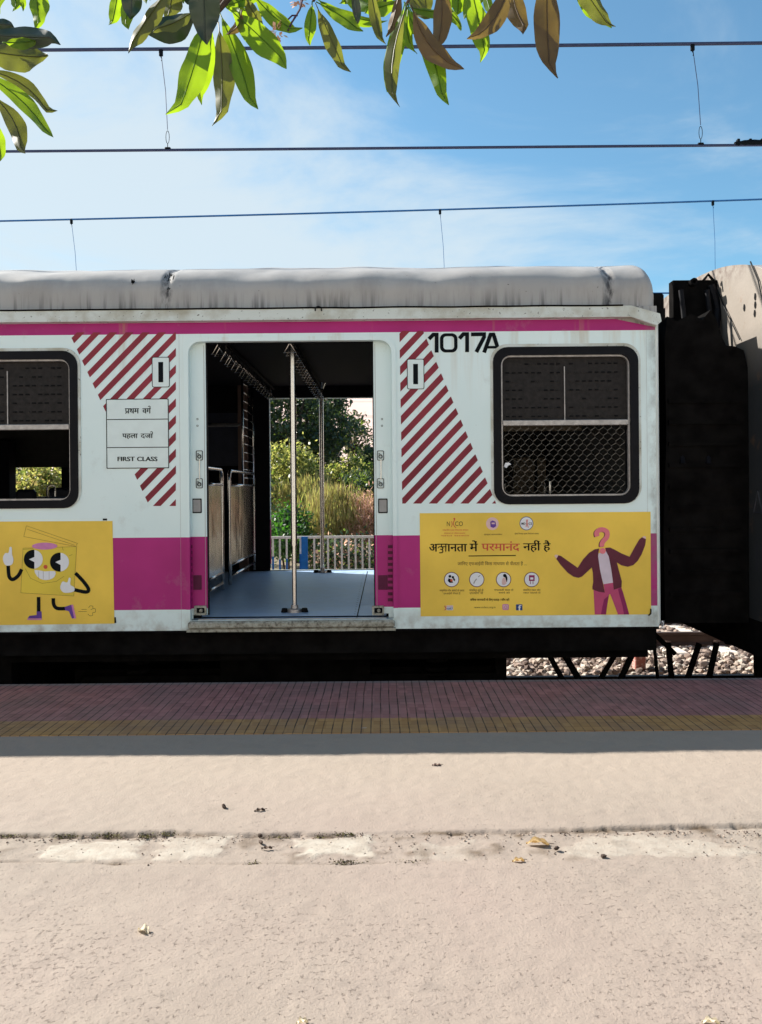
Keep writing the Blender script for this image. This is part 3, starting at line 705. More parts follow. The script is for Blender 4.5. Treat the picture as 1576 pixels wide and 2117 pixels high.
# torn paper stuck on the mesh
px, pz = tp(1049, 961); mb = MB(); mb.fill([[(px - .022, pz - .012), (px - .004, pz - .022), (px + .01, pz - .004), (px + .03, pz + .004), (px + .012, pz + .018), (px - .012, pz + .014)]], F + .012, F + .014)
mb.build('paper_scrap', M['pwhite'], coach)
# light pressed lip round window tops
for (a, b) in WIN[:3]:
    mb = MB(); mb.fill([rrect(a - .022, WZ[0] - .006, b + .022, WZ[1] + .026, .12), rrect(a - .003, WZ[0] - .0035, b + .003, WZ[1] + .004, .103)], F - .007, F - .001); mb.build('window_lip', GUT, coach)

# doorway surround
mb = MB(); o_ = door_loop(DX0 - .030, DX1 + .030, .405, DZ1 + .030, .11); i_ = door_loop(DX0 + .001, DX1 - .001, .405, DZ1 - .001, .085)
# open-bottom frame: outer then inner reversed
lo = [o_[1]] + o_[2:] + [o_[0]] + [i_[0]] + list(reversed(i_[2:])) + [i_[1]]
mb.fill([lo], F - .010, F - .0005); mb.build('doorway_frame', PAINT, coach)
# recessed jamb behind the opening edge
MB().box(DX0 + .001, F + .0505, .40, -1.343, F + .054, 2.369).build('door_pocket', PAINT, coach); mb = MB(); mb.box(.047, F + .0505, .40, DX1 - .001, F + .054, 2.369); mb.build('door_pocket', PAINT, coach)
# threshold step
tx0, tx1 = tp(388, 1290)[0], tp(818, 1290)[0]
mb = MB(); mb.box(tx0 + .01, F - .045, .345, tx1 - .005, F + .05, .397, bev=.012); mb.box(tx0, F - .030, .322, tx1, F + .02, .342); mb.build('door_step', M['worn'], coach)
mb = MB(); mb.box(-1.30, F + .02, .4005, .03, F + .035, .406); mb.build('sill_rail', M['alu'], coach)
# sliding door leaves: their edges show at both sides of each doorway
def leaf(x0, x1, y0, side, parent):
    d = MB().box(x0, y0, .43, x1, y0 + .034, 2.43, bev=.003).build('sliding_door', PAINT, parent)
    if side is None: return d
    e = x1 if side < 0 else x0                 # free edge
    px_ = (409 if side < 0 else 787)
    yy = y0 - .0015
    for py in (941, 999):
        mb = MB(); cx, cz = tp(px_, py); mb.fill([rrect(cx - .024, cz - .035, cx + .024, cz + .035, .008), rrect(cx - .020, cz - .031, cx + .020, cz + .031, .006)], yy - .004, yy)
        mb.fill([circ(cx, cz - .008, .014, 14), circ(cx, cz - .008, .009, 14)], yy - .008, yy); mb.box(cx - .014, yy - .006, cz + .012, cx - .002, yy, cz + .016); mb.box(cx - .014, yy - .006, cz + .004, cx + .008, yy, cz + .007); mb.build('handle_plate', M['ink'], d)
    mb = MB(); (ax, az), (bx, bz) = tp(px_ + 1, 950), tp(px_ + 1, 990); mb.tube([(ax, yy - .012, az), (bx, yy - .012, bz)], .0045, 8); mb.build('handle', M['steel'], d)
    q = 404 if side < 0 else 792
    cx, cz = tp(q, 1046); mb = MB(); mb.fill([rrect(cx - .034, cz - .052, cx + .034, cz + .052, .006), rrect(cx - .027, cz - .044, cx + .027, cz + .044, .005)], yy - .003, yy); mb.build('vent_frame', M['ink'], d)
    MB().fill([rrect(cx - .027, cz - .044, cx + .027, cz + .044, .005)], yy - .001, yy).build('vent_pane', M['grey'], d)
    cx, cz = tp(q, 1206); MB().fill([rrect(cx - .034, cz - .052, cx + .034, cz + .052, .004)], yy - .001, yy).build('dark_patch', M['darkmag'], d)
    # bolts
    mb = MB()
    for py in (865, 879):
        cx, cz = tp(px_ - (4 if side < 0 else -3), py); mb.fill([circ(cx, cz, .007, 10), circ(cx, cz, .0045, 10)], yy - .002, yy)
    mb.build('bolt_marks', M['ink'], d)
    # bottom guide bracket
    cx, cz = tp(414 if side < 0 else 784, 1264)
    mb = MB(); mb.fill([rrect(cx - .050, cz - .032, cx + .036, cz + .034, .006), rrect(cx - .034, cz - .018, cx + .024, cz + .020, .004)], yy - .02, yy - .001)
    mb.fill([circ(cx - .002, cz, .012, 12)], yy - .026, yy - .001); mb.build('guide_bracket', M['worn'], d)
    MB().fill([rrect(cx - .034, cz - .018, cx + .024, cz + .020, .004)], yy - .004, yy - .001).build('bracket_recess', M['ink'], d)
    # vertical fold line near the free edge
    s = -1 if side < 0 else 1
    MB().box(e + s * .012 - .0015, yy - .001, .44, e + s * .012 + .0015, yy, 2.35).build('door_seam', M['grey'], d)
    MB().box(*( (e, y0 + .004, .43, e + .008, y0 + .03, 2.42) if side < 0 else (e - .008, y0 + .004, .43, e, y0 + .03, 2.42))).build('rubber_edge', M['rubber'], d)
    return d
leaf(-1.90, tp(424, 1000)[0], F + .0555, -1, coach)
leaf(tp(774, 1000)[0], .62, F + .0555, 1, coach)
leaf(-1.90, -1.262, B - .095, None, coach); leaf(-.02, .62, B - .095, None, coach)
# black vent slots down the magenta band of the pockets
mb = MB()
for k in range(10):
    cx, cz = tp(808, 1131 + k * 12.3); mb.box(cx - .019, F + .044, cz - .011, cx + .014, F + .0495, cz + .011)
    cx, cz = tp(391, 1131 + k * 12.3); mb.box(cx - .005, F + .044, cz - .011, cx + .013, F + .0495, cz + .011)
mb.build('vent_slots', M['darkmag'], coach)

# ---- lettering, stripes and posters on the side
D1 = F - .0015
for px in (372, 1338, -200, -420):
    x_ = tp(px, 900)[0]; MB().box(x_ - .0007, F - .0008, ZB + .02, x_ + .0007, F - .0002, 2.42).build('weld_seam', M['grey'], coach)
def clip(poly, inside, inter):
    out = []
    for i in range(len(poly)):
        a, b = poly[i - 1], poly[i]; ia, ib = inside(a), inside(b)
        if ia != ib: out.append(inter(a, b))
        if ib: out.append(b)
    return out
def clip_convex(poly, region):
    for i in range(len(region)):
        p, q = region[i], region[(i + 1) % len(region)]
        sd = lambda v: (q[0] - p[0]) * (v[1] - p[1]) - (q[1] - p[1]) * (v[0] - p[0])
        poly = clip(poly, lambda v: sd(v) >= 0, lambda a, b: tuple(a[k] + (b[k] - a[k]) * sd(a) / (sd(a) - sd(b)) for k in (0, 1)))
        if len(poly) < 3: return None
    return poly
def hatch(region, xe, y_start, pitch, th, slope, name):
    mb = MB(); k = -14
    while k < 40:
        y0 = y_start + k * pitch
        pl = [(xe - 500, y0 + slope * 500), (xe - 500, y0 + th + slope * 500), (xe + 500, y0 + th - slope * 500), (xe + 500, y0 - slope * 500)]
        pl = clip_convex(pl, region)
        if pl and len(pl) >= 3: mb.fill([tps(pl)[::-1]], D1)
        k += 1
    return mb.build(name, M['maroon'], coach)
def ccw(p):
    a = sum(p[i][0] * p[(i + 1) % len(p)][1] - p[(i + 1) % len(p)][0] * p[i][1] for i in range(len(p))); return p if a > 0 else p[::-1]
hatch(ccw([(143, 687), (364, 687), (364, 1046), (309, 1046)]), 364, 893, 34.7, 16.5, 1.03, 'hatched_stripes')
hatch(ccw([(826, 684), (875, 684), (1026, 1041), (832, 1041)]), 832, 753, 34.6, 18.0, 1.06, 'hatched_stripes')
def board(x0, y0, x1, y1, r, lw, name, divs=()):
    b = MB().fill([rrect(*tp(x0, y1), *tp(x1, y0), r)], F - .0035, F - .002).build(name, M['signwhite'], coach)
    (ax, az), (bx, bz) = tp(x0, y1), tp(x1, y0); mb = MB(); mb.fill([rrect(ax, az, bx, bz, r), rrect(ax + lw, az + lw, bx - lw, bz - lw, r * .8)], F - .0045)
    for d in divs: z = tp((x0 + x1) / 2, d)[1]; mb.box(ax + lw, F - .0045, z - lw / 2, bx - lw, F - .0036, z + lw / 2)
    mb.build('border', M['ink'], b); return b
fc = board(221, 824, 349, 969, .006, .0055, 'first_class_sign', (867, 925))
S3 = 3.752
def q3(x, y): return (x / S3, 540 + y / S3)
mb = MB(); yt = F - .0052
text(mb, 'पथम', *[v / S3 for v in (972, 1080)], 540 + 1181 / S3, 540 + 1142 / S3, yt, offset=.03)
text(mb, 'वग', *[v / S3 for v in (1108, 1172)], 540 + 1181 / S3, 540 + 1142 / S3, yt, offset=.03)
text(mb, 'पहला', *[v / S3 for v in (952, 1070)], 540 + 1372 / S3, 540 + 1338 / S3, yt, offset=.03)
text(mb, 'दजा', *[v / S3 for v in (1095, 1188)], 540 + 1372 / S3, 540 + 1338 / S3, yt, offset=.03)
text(mb, 'FIRST CLASS', *[v / S3 for v in (915, 1222)], 540 + 1551 / S3, 540 + 1517 / S3, yt, offset=.045, deva=False)
def st(mb, pts, w, y, cv=q3, mi=0, sm=0):
    P = [tp(*cv(*p)) for p in pts]
    if sm: P = [tuple(p) for p in smoothline([Vector(p) for p in P], sm)]
    stroke(mb, P, w * PXM, y, mi)
st(mb, [(996, 1166), (986, 1172), (975, 1182)], 1.5, yt - .0004)
st(mb, [(1164, 1142), (1168, 1130), (1160, 1124), (1152, 1130)], 1.4, yt - .0004, sm=2)
st(mb, [(1182, 1338), (1186, 1328), (1178, 1322), (1168, 1327)], 1.4, yt - .0004, sm=2)
mb.build('lettering', M['ink'], fc)
for (x0, y0, x1, y1) in ((315, 738, 351, 801), (842, 742, 877, 805)):
    b = board(x0, y0, x1, y1, .012, .0045, 'class_mark_sign'); cx, cy = (x0 + x1) / 2, (y0 + y1) / 2
    (ax, az), (bx, bz) = tp(cx - 4.8, cy + 21), tp(cx + 4.8, cy - 21); MB().fill([[(ax, az), (bx, az), (bx, bz), (ax, bz)]], F - .0045).build('lettering', M['ink'], b)
# coach number 1017A
mb = MB(); w = 8.0; I = lambda x, y: (x, y)
for pts in ([(887, 701), (896, 692), (903, 692), (903, 729)],):
    st(mb, pts, w, D1 - .001, I)
def loopstroke(outer, inner): mb.fill([outer, inner], D1 - .001)
a0, b0 = tp(910, 729), tp(946, 689); loopstroke(rrect(a0[0], a0[1], b0[0], b0[1], .040), rrect(a0[0] + .0245, a0[1] + .0215, b0[0] - .0245, b0[1] - .0215, .020))
st(mb, [(950, 700), (958, 691), (966, 691), (966, 728)], w, D1 - .001, I)
st(mb, [(974, 691.5), (1001, 691), (1001, 697), (985, 728)], w, D1 - .001, I)
st(mb, [(1001, 729), (1015, 690)], w, D1 - .001, I); st(mb, [(1020, 690), (1032, 728)], w, D1 - .0014, I); st(mb, [(1008, 718), (1026, 718)], 5.5, D1 - .0018, I); st(mb, [(1012, 690.5), (1023, 690.5)], 5.0, D1 - .0022, I)
mb.build('coach_number', M['ink'], coach)

# right poster
def poly(mb, pts, y, cv, mi=0, sm=0):
    P = [cv(*p) for p in pts]; P = [tp(*p) for p in P]
    if sm: P = smoothloop(P, sm)
    mb.fill([P], y, None, mi)
P0 = F - .003
pr = MB().fill([tps([(870, 1274), (1346, 1270), (1345, 1058), (868, 1061)])], P0, P0 + .0014).build('health_poster', M['poster'], coach)
S6 = 5.434
q6 = lambda x, y: (860 + x / S6, 1050 + y / S6)
mb = MB(); y1 = P0 - .0012
def t6(body, a, b, base, top, mi=0, off=.004, deva=True, yy=None): text(mb, body, 860 + a / S6, 860 + b / S6, 1050 + base / S6, 1050 + top / S6, yy or y1, mi, off, deva)
t6('अ', 150, 243, 490, 405, off=.03); t6('ानता', 352, 572, 488, 405, off=.03); t6('में', 605, 695, 486, 402, off=.028)
t6('नहीं', 1205, 1398, 478, 398, off=.03); t6('है', 1432, 1510, 476, 398, off=.03)
st(mb, [(241, 408), (356, 407)], 2.2, y1 - .0002, q6); st(mb, [(336, 407), (336, 490)], 2.2, y1 - .0004, q6)
st(mb, [(288, 409), (288, 436)], 1.9, y1 - .0006, q6); st(mb, [(248, 452), (258, 438), (272, 436), (334, 436)], 1.9, y1 - .0008, q6)
st(mb, [(290, 438), (304, 450), (296, 464), (274, 464)], 1.9, y1 - .001, q6, sm=2); st(mb, [(292, 464), (304, 482), (294, 502), (262, 504)], 1.9, y1 - .0012, q6, sm=2)
st(mb, [(592, 540), (1122, 534)], 1.9, y1, q6)
t6('MD', 1185, 1228, 188, 165, off=.03, deva=False, yy=y1 - .003); t6('CS', 1265, 1302, 190, 163, off=.03, deva=False, yy=y1 - .003)
mb.build('lettering', M['ink'], pr)
mb = MB(); t6('परमानंद', 738, 1165, 480, 402, off=.028); mb.build('red_lettering', M['red'], pr)
mb = MB()
t6('जािनए एचआईवी िकस माधयम से फैलता है ...', 468, 1245, 643, 612)
t6('N', 348, 382, 205, 152, deva=False); t6('CO', 440, 528, 203, 152, deva=False)
t6('बृहनमुंबई महानगरपािलका', 765, 970, 305, 292); t6('मुंबई िजलहा एडस िनयंतरण ससथा', 1108, 1380, 297, 283)
t6('असुरिकत यौन संबंधों के दवारा', 265, 545, 938, 918); t6('एचआईवी फैलता है', 310, 500, 970, 952)
t6('संकिमत सुई के', 600, 760, 936, 915); t6('उपयोग से', 600, 755, 968, 946); t6('गभरवती माता से', 880, 1095, 932, 914); t6('बचचे को', 930, 1055, 962, 946)
t6('संकिमत रकत और', 1205, 1400, 932, 914); t6('रकत पदाथों से', 1205, 1400, 962, 946)
t6('www.mdacs.org.in', 655, 895, 1132, 1104, deva=False)
mb.build('small_print', M['inkbrown'], pr)
mb = MB(); t6('अिधक जानकारी के िलए सलाह / जाँच करें', 608, 1050, 1042, 1022, off=.02); mb.build('small_print', M['ink'], pr)
mb = MB(); t6('राषटरीय एडस िनयंतरण संगठन', 300, 590, 258, 242, off=0); t6('सवासथय एवं पिरवार कलयाण', 318, 555, 292, 278, off=0); t6('भारत सरकार', 280, 600, 320, 306, off=0); mb.build('pale_print', M['red'], pr)
mb = MB()   # ribbon figure of the logo
st(mb, [(400, 150), (408, 185), (398, 215)], 1.3, y1, q6, sm=3); st(mb, [(438, 130), (420, 170), (432, 205), (450, 222)], 1.6, y1 - .0003, q6, sm=3); P = [tp(*q6(432, 122))][0]; mb.fill([circ(P[0], P[1], .007, 12)], y1)
mb.build('logo_figure', M['red'], pr)
def disc(px, py, r, y, mat, name, rin=None):
    c0 = tp(px, py); loops = [circ(c0[0], c0[1], r * PXM, 30)]
    if rin: loops.append(circ(c0[0], c0[1], rin * PXM, 30))
    return MB().fill(loops, y).build(name, mat, pr)
disc(1018, 1082.5, 13, y1, M['palepink'], 'emblem')
mb = MB(); poly(mb, [(835, 155), (860, 140), (895, 155), (902, 205), (870, 225), (838, 212)], y1 - .001, q6); mb.build('emblem_mark', M['purple'], pr)
mb = MB(); poly(mb, [(850, 165), (885, 165), (885, 182), (850, 182)], y1 - .002, q6); mb.build('emblem_mark', M['palepink'], pr)
disc(1088.5, 1082, 14.2, y1, M['blue'], 'logo_ring', 12.9); disc(1088.5, 1082, 12.9, y1 - .0005, M['pwhite'], 'logo_disc')
mb = MB(); st(mb, [(1238, 130), (1245, 165), (1236, 215)], 1.3, y1 - .002, q6, sm=3); st(mb, [(1256, 130), (1248, 165), (1262, 222)], 1.3, y1 - .0024, q6, sm=3); mb.build('logo_figure', M['red'], pr)
for cx in (933.8, 985.8, 1041.2, 1099.2):
    disc(cx, 1198, 15.7, y1, M['jacket'], 'icon_ring', 14.2); disc(cx, 1198, 14.2, y1 - .0004, M['pwhite'], 'icon_disc')
y2 = y1 - .0016
mb = MB()  # couple
for (cx, cy, r) in ((382, 768, 16), (415, 778, 14)): P = tp(*q6(cx, cy)); mb.fill([circ(*P, r / S6 * PXM, 14)], y2)
poly(mb, [(418, 775), (440, 800), (438, 825), (420, 810)], y2 - .0004, q6); poly(mb, [(366, 790), (396, 800), (420, 838), (380, 842), (358, 818)], y2 - .0002, q6); mb.build('icon_couple', M['ink'], pr)
mb = MB(); P = tp(*q6(400, 812)); mb.fill([circ(*P, 14 / S6 * PXM, 14)], y2 - .0008); mb.build('icon_couple', M['red'], pr)
mb = MB(); st(mb, [(648, 850), (662, 822), (682, 796)], 2.2, y2, q6); st(mb, [(700, 776), (722, 756)], 1.6, y2, q6); mb.build('icon_syringe', M['grey'], pr)
mb = MB(); poly(mb, [(985, 745), (1005, 740), (1022, 765), (1028, 800), (1018, 835), (1010, 800), (1000, 780), (985, 775), (978, 760)], y2, q6, sm=2); mb.build('icon_mother', M['ink'], pr)
mb = MB(); poly(mb, [(988, 780), (1010, 800), (1015, 850), (975, 865), (965, 835), (970, 800)], y2 - .0006, q6, sm=2); mb.build('icon_mother', M['palepink'], pr)
mb = MB(); poly(mb, [(1270, 755), (1333, 755), (1333, 820), (1270, 820)], y2, q6); st(mb, [(1285, 822), (1285, 855)], 1.2, y2, q6); st(mb, [(1315, 822), (1315, 855)], 1.2, y2, q6); mb.build('icon_blood_bag', M['pants2'], pr)
mb = MB(); poly(mb, [(1284, 780), (1318, 780), (1318, 804), (1284, 804)], y2 - .001, q6); mb.build('icon_blood_bag', M['pwhite'], pr)
mb = MB(); poly(mb, [(345, 1095), (418, 1095), (418, 1148), (345, 1148)], y1, q6); mb.build('helpline_logo', M['pwhite'], pr)
mb = MB(); st(mb, [(322, 1098), (342, 1130), (322, 1148)], 1.6, y1 - .001, q6); st(mb, [(345, 1103), (415, 1103)], 1.2, y1 - .001, q6); mb.build('helpline_logo', M['pants'], pr)
mb = MB(); t6('1097', 352, 414, 1145, 1117, off=.03, deva=False, yy=y1 - .001); mb.build('helpline_logo', M['blue'], pr)
a, b = tp(*q6(972, 1146)), tp(*q6(1043, 1080)); MB().fill([rrect(*a, *b, .009), rrect(a[0] + .006, a[1] + .006, b[0] - .006, b[1] - .006, .006)], y1).build('camera_logo', M['lilacpink'], pr)
MB().fill([rrect(a[0] + .006, a[1] + .006, b[0] - .006, b[1] - .006, .006)], y1).build('camera_logo', M['palepink'], pr)
disc(1045.4, 1255, 3.6, y1 - .001, M['lilacpink'], 'camera_logo', 2.2)
a, b = tp(*q6(1125, 1150)), tp(*q6(1196, 1082)); MB().fill([rrect(*a, *b, .004)], y1).build('letter_logo', M['blue'], pr)
mb = MB(); t6('f', 1148, 1184, 1150, 1090, off=.03, deva=False, yy=y1 - .001); mb.build('letter_logo', M['pwhite'], pr)
# person with a question mark for a head
S7 = 6.852
q7 = lambda x, y: (1130 + x / S7, 1060 + y / S7)
fig = MB(); poly(fig, [(665, 1095), (825, 1125), (805, 1000), (940, 985), (950, 1090), (1055, 1050), (1085, 1130), (1130, 1290), (1170, 1440), (1010, 1440), (955, 1290), (900, 1152), (886, 1156), (862, 1290), (842, 1440), (682, 1440)], y1, q7)
fo = fig.build('person_drawing_trousers', M['pants'], pr)
mb = MB(); poly(mb, [(882, 1170), (862, 1290), (842, 1440), (770, 1440), (790, 1330), (815, 1225)], y1 - .0005, q7); poly(mb, [(1010, 1078), (1060, 1060), (1130, 1290), (1170, 1440), (1095, 1440), (1075, 1320), (1035, 1180)], y1 - .0005, q7); mb.build('trouser_fold', M['pants2'], fo)
mb = MB(); poly(mb, [(735, 575), (850, 540), (890, 620), (920, 800), (942, 990), (805, 1012), (755, 820), (728, 640)], y1 - .0008, q7); mb.build('shirt_drawing', M['shirt'], pr)
mb = MB(); poly(mb, [(165, 600), (205, 612), (300, 680), (440, 778), (520, 655), (600, 568), (680, 518), (745, 505), (735, 560), (730, 620), (755, 800), (798, 1000), (825, 1130), (740, 1120), (650, 1085), (648, 1050), (660, 980), (655, 850), (640, 775), (560, 850), (500, 905), (450, 922), (380, 905), (300, 850), (200, 740), (135, 650)], y1 - .0012, q7)
poly(mb, [(830, 495), (900, 492), (960, 520), (1060, 575), (1175, 622), (1240, 500), (1310, 380), (1350, 345), (1408, 372), (1395, 460), (1345, 590), (1290, 680), (1230, 740), (1150, 765), (1060, 745), (995, 705), (1020, 800), (1065, 970), (1062, 1055), (950, 1090), (940, 985), (915, 800), (880, 620), (838, 540)], y1 - .0012, q7); mb.build('jacket_drawing', M['jacket'], pr)
mb = MB(); poly(mb, [(140, 650), (108, 608), (135, 592), (168, 600)], y1 - .0016, q7); poly(mb, [(1352, 348), (1378, 328), (1405, 342), (1405, 372)], y1 - .0016, q7); mb.build('hand_drawing', M['palepink'], pr)
mb = MB(); qm = [(716, 335), (708, 285), (745, 245), (805, 240), (856, 275), (852, 345), (805, 400), (784, 440), (784, 480)]
st(mb, [(x - 14, y + 5) for x, y in qm], 62 / S7, y1 - .0018, q7, sm=4); mb.build('question_mark_edge', M['jacket'], pr)
mb = MB(); st(mb, qm, 66 / S7, y1 - .0024, q7, sm=4); P = tp(*q7(793, 540)); mb.fill([circ(*P, 42 / S7 * PXM, 20)], y1 - .0028); mb.build('question_mark_head', M['pink'], pr)
# black marks at the poster corner
mb = MB(); st(mb, [(1345, 1258), (1345, 1268), (1340, 1272)], 3, P0 - .004, I, sm=2); st(mb, [(238, 1276), (239, 1288)], 4, F - .002, I); st(mb, [(213, 1074), (222, 1074)], 4, F - .002, I); mb.build('tape_scraps', M['ink'], coach)

# left poster with the walking packet
pl = MB().fill([tps([(-300, 1296), (237, 1289), (233, 1077), (-300, 1080)])], P0, P0 + .0014).build('cartoon_poster', M['poster'], coach)
q1 = lambda x, y: (x / S3, 1050 + y / S3)
mb = MB(); poly(mb, [(182, 312), (597, 300), (576, 683), (165, 658)], y1, q1); mb.build('packet_drawing', M['poster2'], pl)
mb = MB(); yy = y1 - .0006
for pts in ([(182, 312), (597, 300), (576, 683), (165, 658), (182, 312)], [(208, 138), (605, 275), (590, 298), (188, 222), (208, 138)], [(215, 165), (585, 290)], [(200, 470), (240, 545), (330, 585), (440, 570), (500, 530)], [(180, 322), (260, 316)], [(485, 300), (495, 330)], [(540, 372), (565, 360)]): st(mb, pts, .55, yy, q1); yy -= .0001
mb.build('packet_outline', M['inkbrown'], pl)
def disc1(x, y, r, yy, mat, name, ry=None): P = tp(*q1(x, y)); return MB().fill([circ(P[0], P[1], r / S3 * PXM, 30, (ry or r) / S3 * PXM)], yy).build(name, mat, pl)
disc1(350, 296, 98, y1 - .0016, M['lilacpink'], 'brow_drawing', 27)
for (ex, ey) in ((263, 398), (466, 420)):
    disc1(ex, ey, 73, y1 - .002, M['pwhite'], 'eye_drawing'); mb = MB(); pts = []
    for k in range(24):
        t = math.radians(84 + 192 * k / 23); pts.append((ex + 74 * math.cos(t), ey - 74 * math.sin(t)))
    pts = pts + [(ex + 8, ey + 22), (ex - 34, ey), (ex + 8, ey - 18)]
    poly(mb, pts, y1 - .0026, q1); mb.build('pupil_drawing', M['ink'], pl)
disc1(357, 457, 16, y1 - .002, M['red'], 'nose_drawing')
mb = MB(); poly(mb, [(272, 480), (350, 492), (432, 490), (425, 535), (385, 556), (335, 556), (292, 530)], y1 - .002, q1, sm=2); mo = mb.build('mouth_drawing', M['pwhite'], pl)
mb = MB(); [st(mb, [(x, 490), (x, 550)], .5, y1 - .0024, q1) for x in (304, 340, 385)]; mb.build('tooth_lines', M['inkbrown'], mo)
mb = MB()
st(mb, [(172, 475), (145, 525), (102, 554), (74, 530), (67, 448)], 28 / S3, y1 - .0008, q1, sm=4); st(mb, [(588, 505), (650, 570), (690, 630), (668, 652), (578, 634)], 28 / S3, y1 - .0008, q1, sm=4)
st(mb, [(303, 690), (303, 806)], 28 / S3, y1 - .0008, q1); st(mb, [(417, 700), (420, 748), (446, 778), (512, 780)], 28 / S3, y1 - .0008, q1, sm=4); mb.build('limb_drawing', M['ink'], pl)
mb = MB(); poly(mb, [(28, 380), (45, 350), (70, 348), (78, 305), (95, 308), (97, 360), (108, 400), (95, 440), (50, 445), (30, 415)], y1 - .0014, q1, sm=3); poly(mb, [(472, 610), (490, 570), (525, 578), (538, 542), (553, 548), (550, 595), (580, 615), (575, 648), (510, 658), (480, 640)], y1 - .003, q1, sm=3); mb.build('glove_drawing', M['pwhite'], pl)
mb = MB(); poly(mb, [(288, 802), (326, 802), (328, 856), (218, 856), (232, 836), (288, 830)], y1 - .0014, q1); poly(mb, [(505, 768), (556, 750), (584, 852), (562, 858), (538, 800), (510, 794)], y1 - .0014, q1); mb.build('shoe_drawing', M['purple'], pl)
mb = MB(); poly(mb, [(216, 857), (328, 857), (328, 868), (216, 868)], y1 - .0018, q1); poly(mb, [(557, 750), (570, 750), (594, 855), (580, 858)], y1 - .0018, q1); mb.build('sole_drawing', M['lilacpink'], pl)
mb = MB(); st(mb, [(610, 803), (675, 803)], .8, y1, q1); st(mb, [(635, 787), (675, 787)], .8, y1, q1)
st(mb, [(690, 775), (700, 760), (722, 762), (724, 780), (742, 782), (742, 808), (722, 812), (722, 832), (700, 836), (684, 822)], .8, y1, q1, sm=3); st(mb, [(706, 790), (722, 782)], .8, y1, q1); mb.build('puff_drawing', M['inkbrown'], pl)

# ---- interior fittings
def pole(x, y):
    p = MB().tube([(x, y, .42), (x, y, .90)], .0175, 14).build('grab_pole', M['steel'], coach, smooth=True, sharp=50)
    MB().tube([(x, y, .90), (x, y, 2.50)], .0235, 14).build('pole_sleeve', M['steel'], p, smooth=True, sharp=50)
    MB().tube([(x, y, .4005), (x, y, .425), (x, y, .43), (x, y, .455)], [.055, .052, .030, .026], 18).build('pole_flange', M['alu'], p, smooth=True, sharp=40)
    mb = MB()
    for s in (-1, 1): mb.tube([(x + s * .075, y, .4005), (x + s * .075, y, .43)], [.028, .02], 12)
    mb.build('flange_foot', M['black'], p); MB().tube([(x, y, 2.44), (x, y, 2.50)], [.03, .06], 14).build('pole_cap', M['steel'], p, smooth=True, sharp=40)
pole(-.655, 6.12); pole(-.655, 9.06)
def rails(x):
    r = MB().tube([(x, F + .2, 2.46), (x, B - .2, 2.46)], .014, 8).build('grab_rail', M['black'], coach, smooth=True)
    base = None
    for k in range(19):
        y = F + .25 + k * .165 + random.uniform(-.04, .04); dx = random.uniform(-.02, .02)
        if base is None:
            mb = MB(); mb.tube([(x, y, 2.455), (x, y, 2.40)], .006, 5); mb.tube([(x, y, 2.40), (x - .045, y, 2.325), (x + .045, y, 2.325), (x, y, 2.40)], .0065, 6)
            base = mb.build('strap_handle', M['steel'], r); y_first = y
        else:
            c_ = base.copy(); COL.objects.link(c_); c_.parent = r; c_.location = (0, y - y_first, 0); c_.rotation_euler = (0, 0, 0)
rails(-.66); rails(-1.20); rails(.0)
def partition(xp):
    for (ya, yb, zt, zbt, rl, grill) in ((6.62, 7.39, 1.36, .585, .48, False), (7.75, 9.25, 1.36, .615, .50, True)):
        p = MB().box(xp - .004, ya + .03, zbt, xp + .004, yb - .03, zt).build('partition_panel', M['panel'], coach)
        mb = MB(); R = .016
        mb.tube(smoothline([Vector(v) for v in ((xp, ya, .42), (xp, ya, 1.2), (xp, ya, 1.44), (xp, ya + .05, 1.50), (xp, ya + .12, 1.505), (xp, (ya + yb) / 2, 1.505), (xp, yb - .12, 1.505), (xp, yb - .05, 1.50), (xp, yb, 1.44), (xp, yb, 1.2), (xp, yb, .42))], 3), R, 8)
        mb.build('handrail', M['steel'], p, smooth=True)
        mb = MB(); mb.tube([(xp, ya, zt + .01), (xp, yb, zt + .01)], .014, 8); mb.tube([(xp, ya, zbt - .01), (xp, yb, zbt - .01)], .014, 8); mb.tube([(xp, ya, rl), (xp, yb, rl)], .014, 8); mb.build('cross_rail', M['steel'], p, smooth=True)
        if grill:
            mb = MB(); mb.tube([(xp, 8.52, 1.37), (xp, 8.52, 2.5)], .012, 8); mb.tube([(xp, 9.22, 1.37), (xp, 9.22, 2.5)], .012, 8)
            for k in range(12): mb.tube([(xp, 8.52, 1.45 + k * .09), (xp, 9.22, 1.45 + k * .09)], .004, 5)
            mb.build('grille', M['steel'], p, smooth=True)
partition(-1.44); partition(.16)
MB().box(-1.60, 9.16, .41, -1.50, 9.29, 2.5).build('door_pillar', M['brown'], coach)
MB().box(-1.50, 9.26, .41, -1.265, 9.29, 2.37).build('pillar_cover', M['black'], coach)
MB().box(-2.02, B - .15, 1.60, -1.62, B - .135, 2.20).build('notice_board', M['notice'], coach)
MB().box(XR - .075, F + .2, .42, XR - .065, B - .2, 2.5).build('end_lining', M['cream_in'], coach)
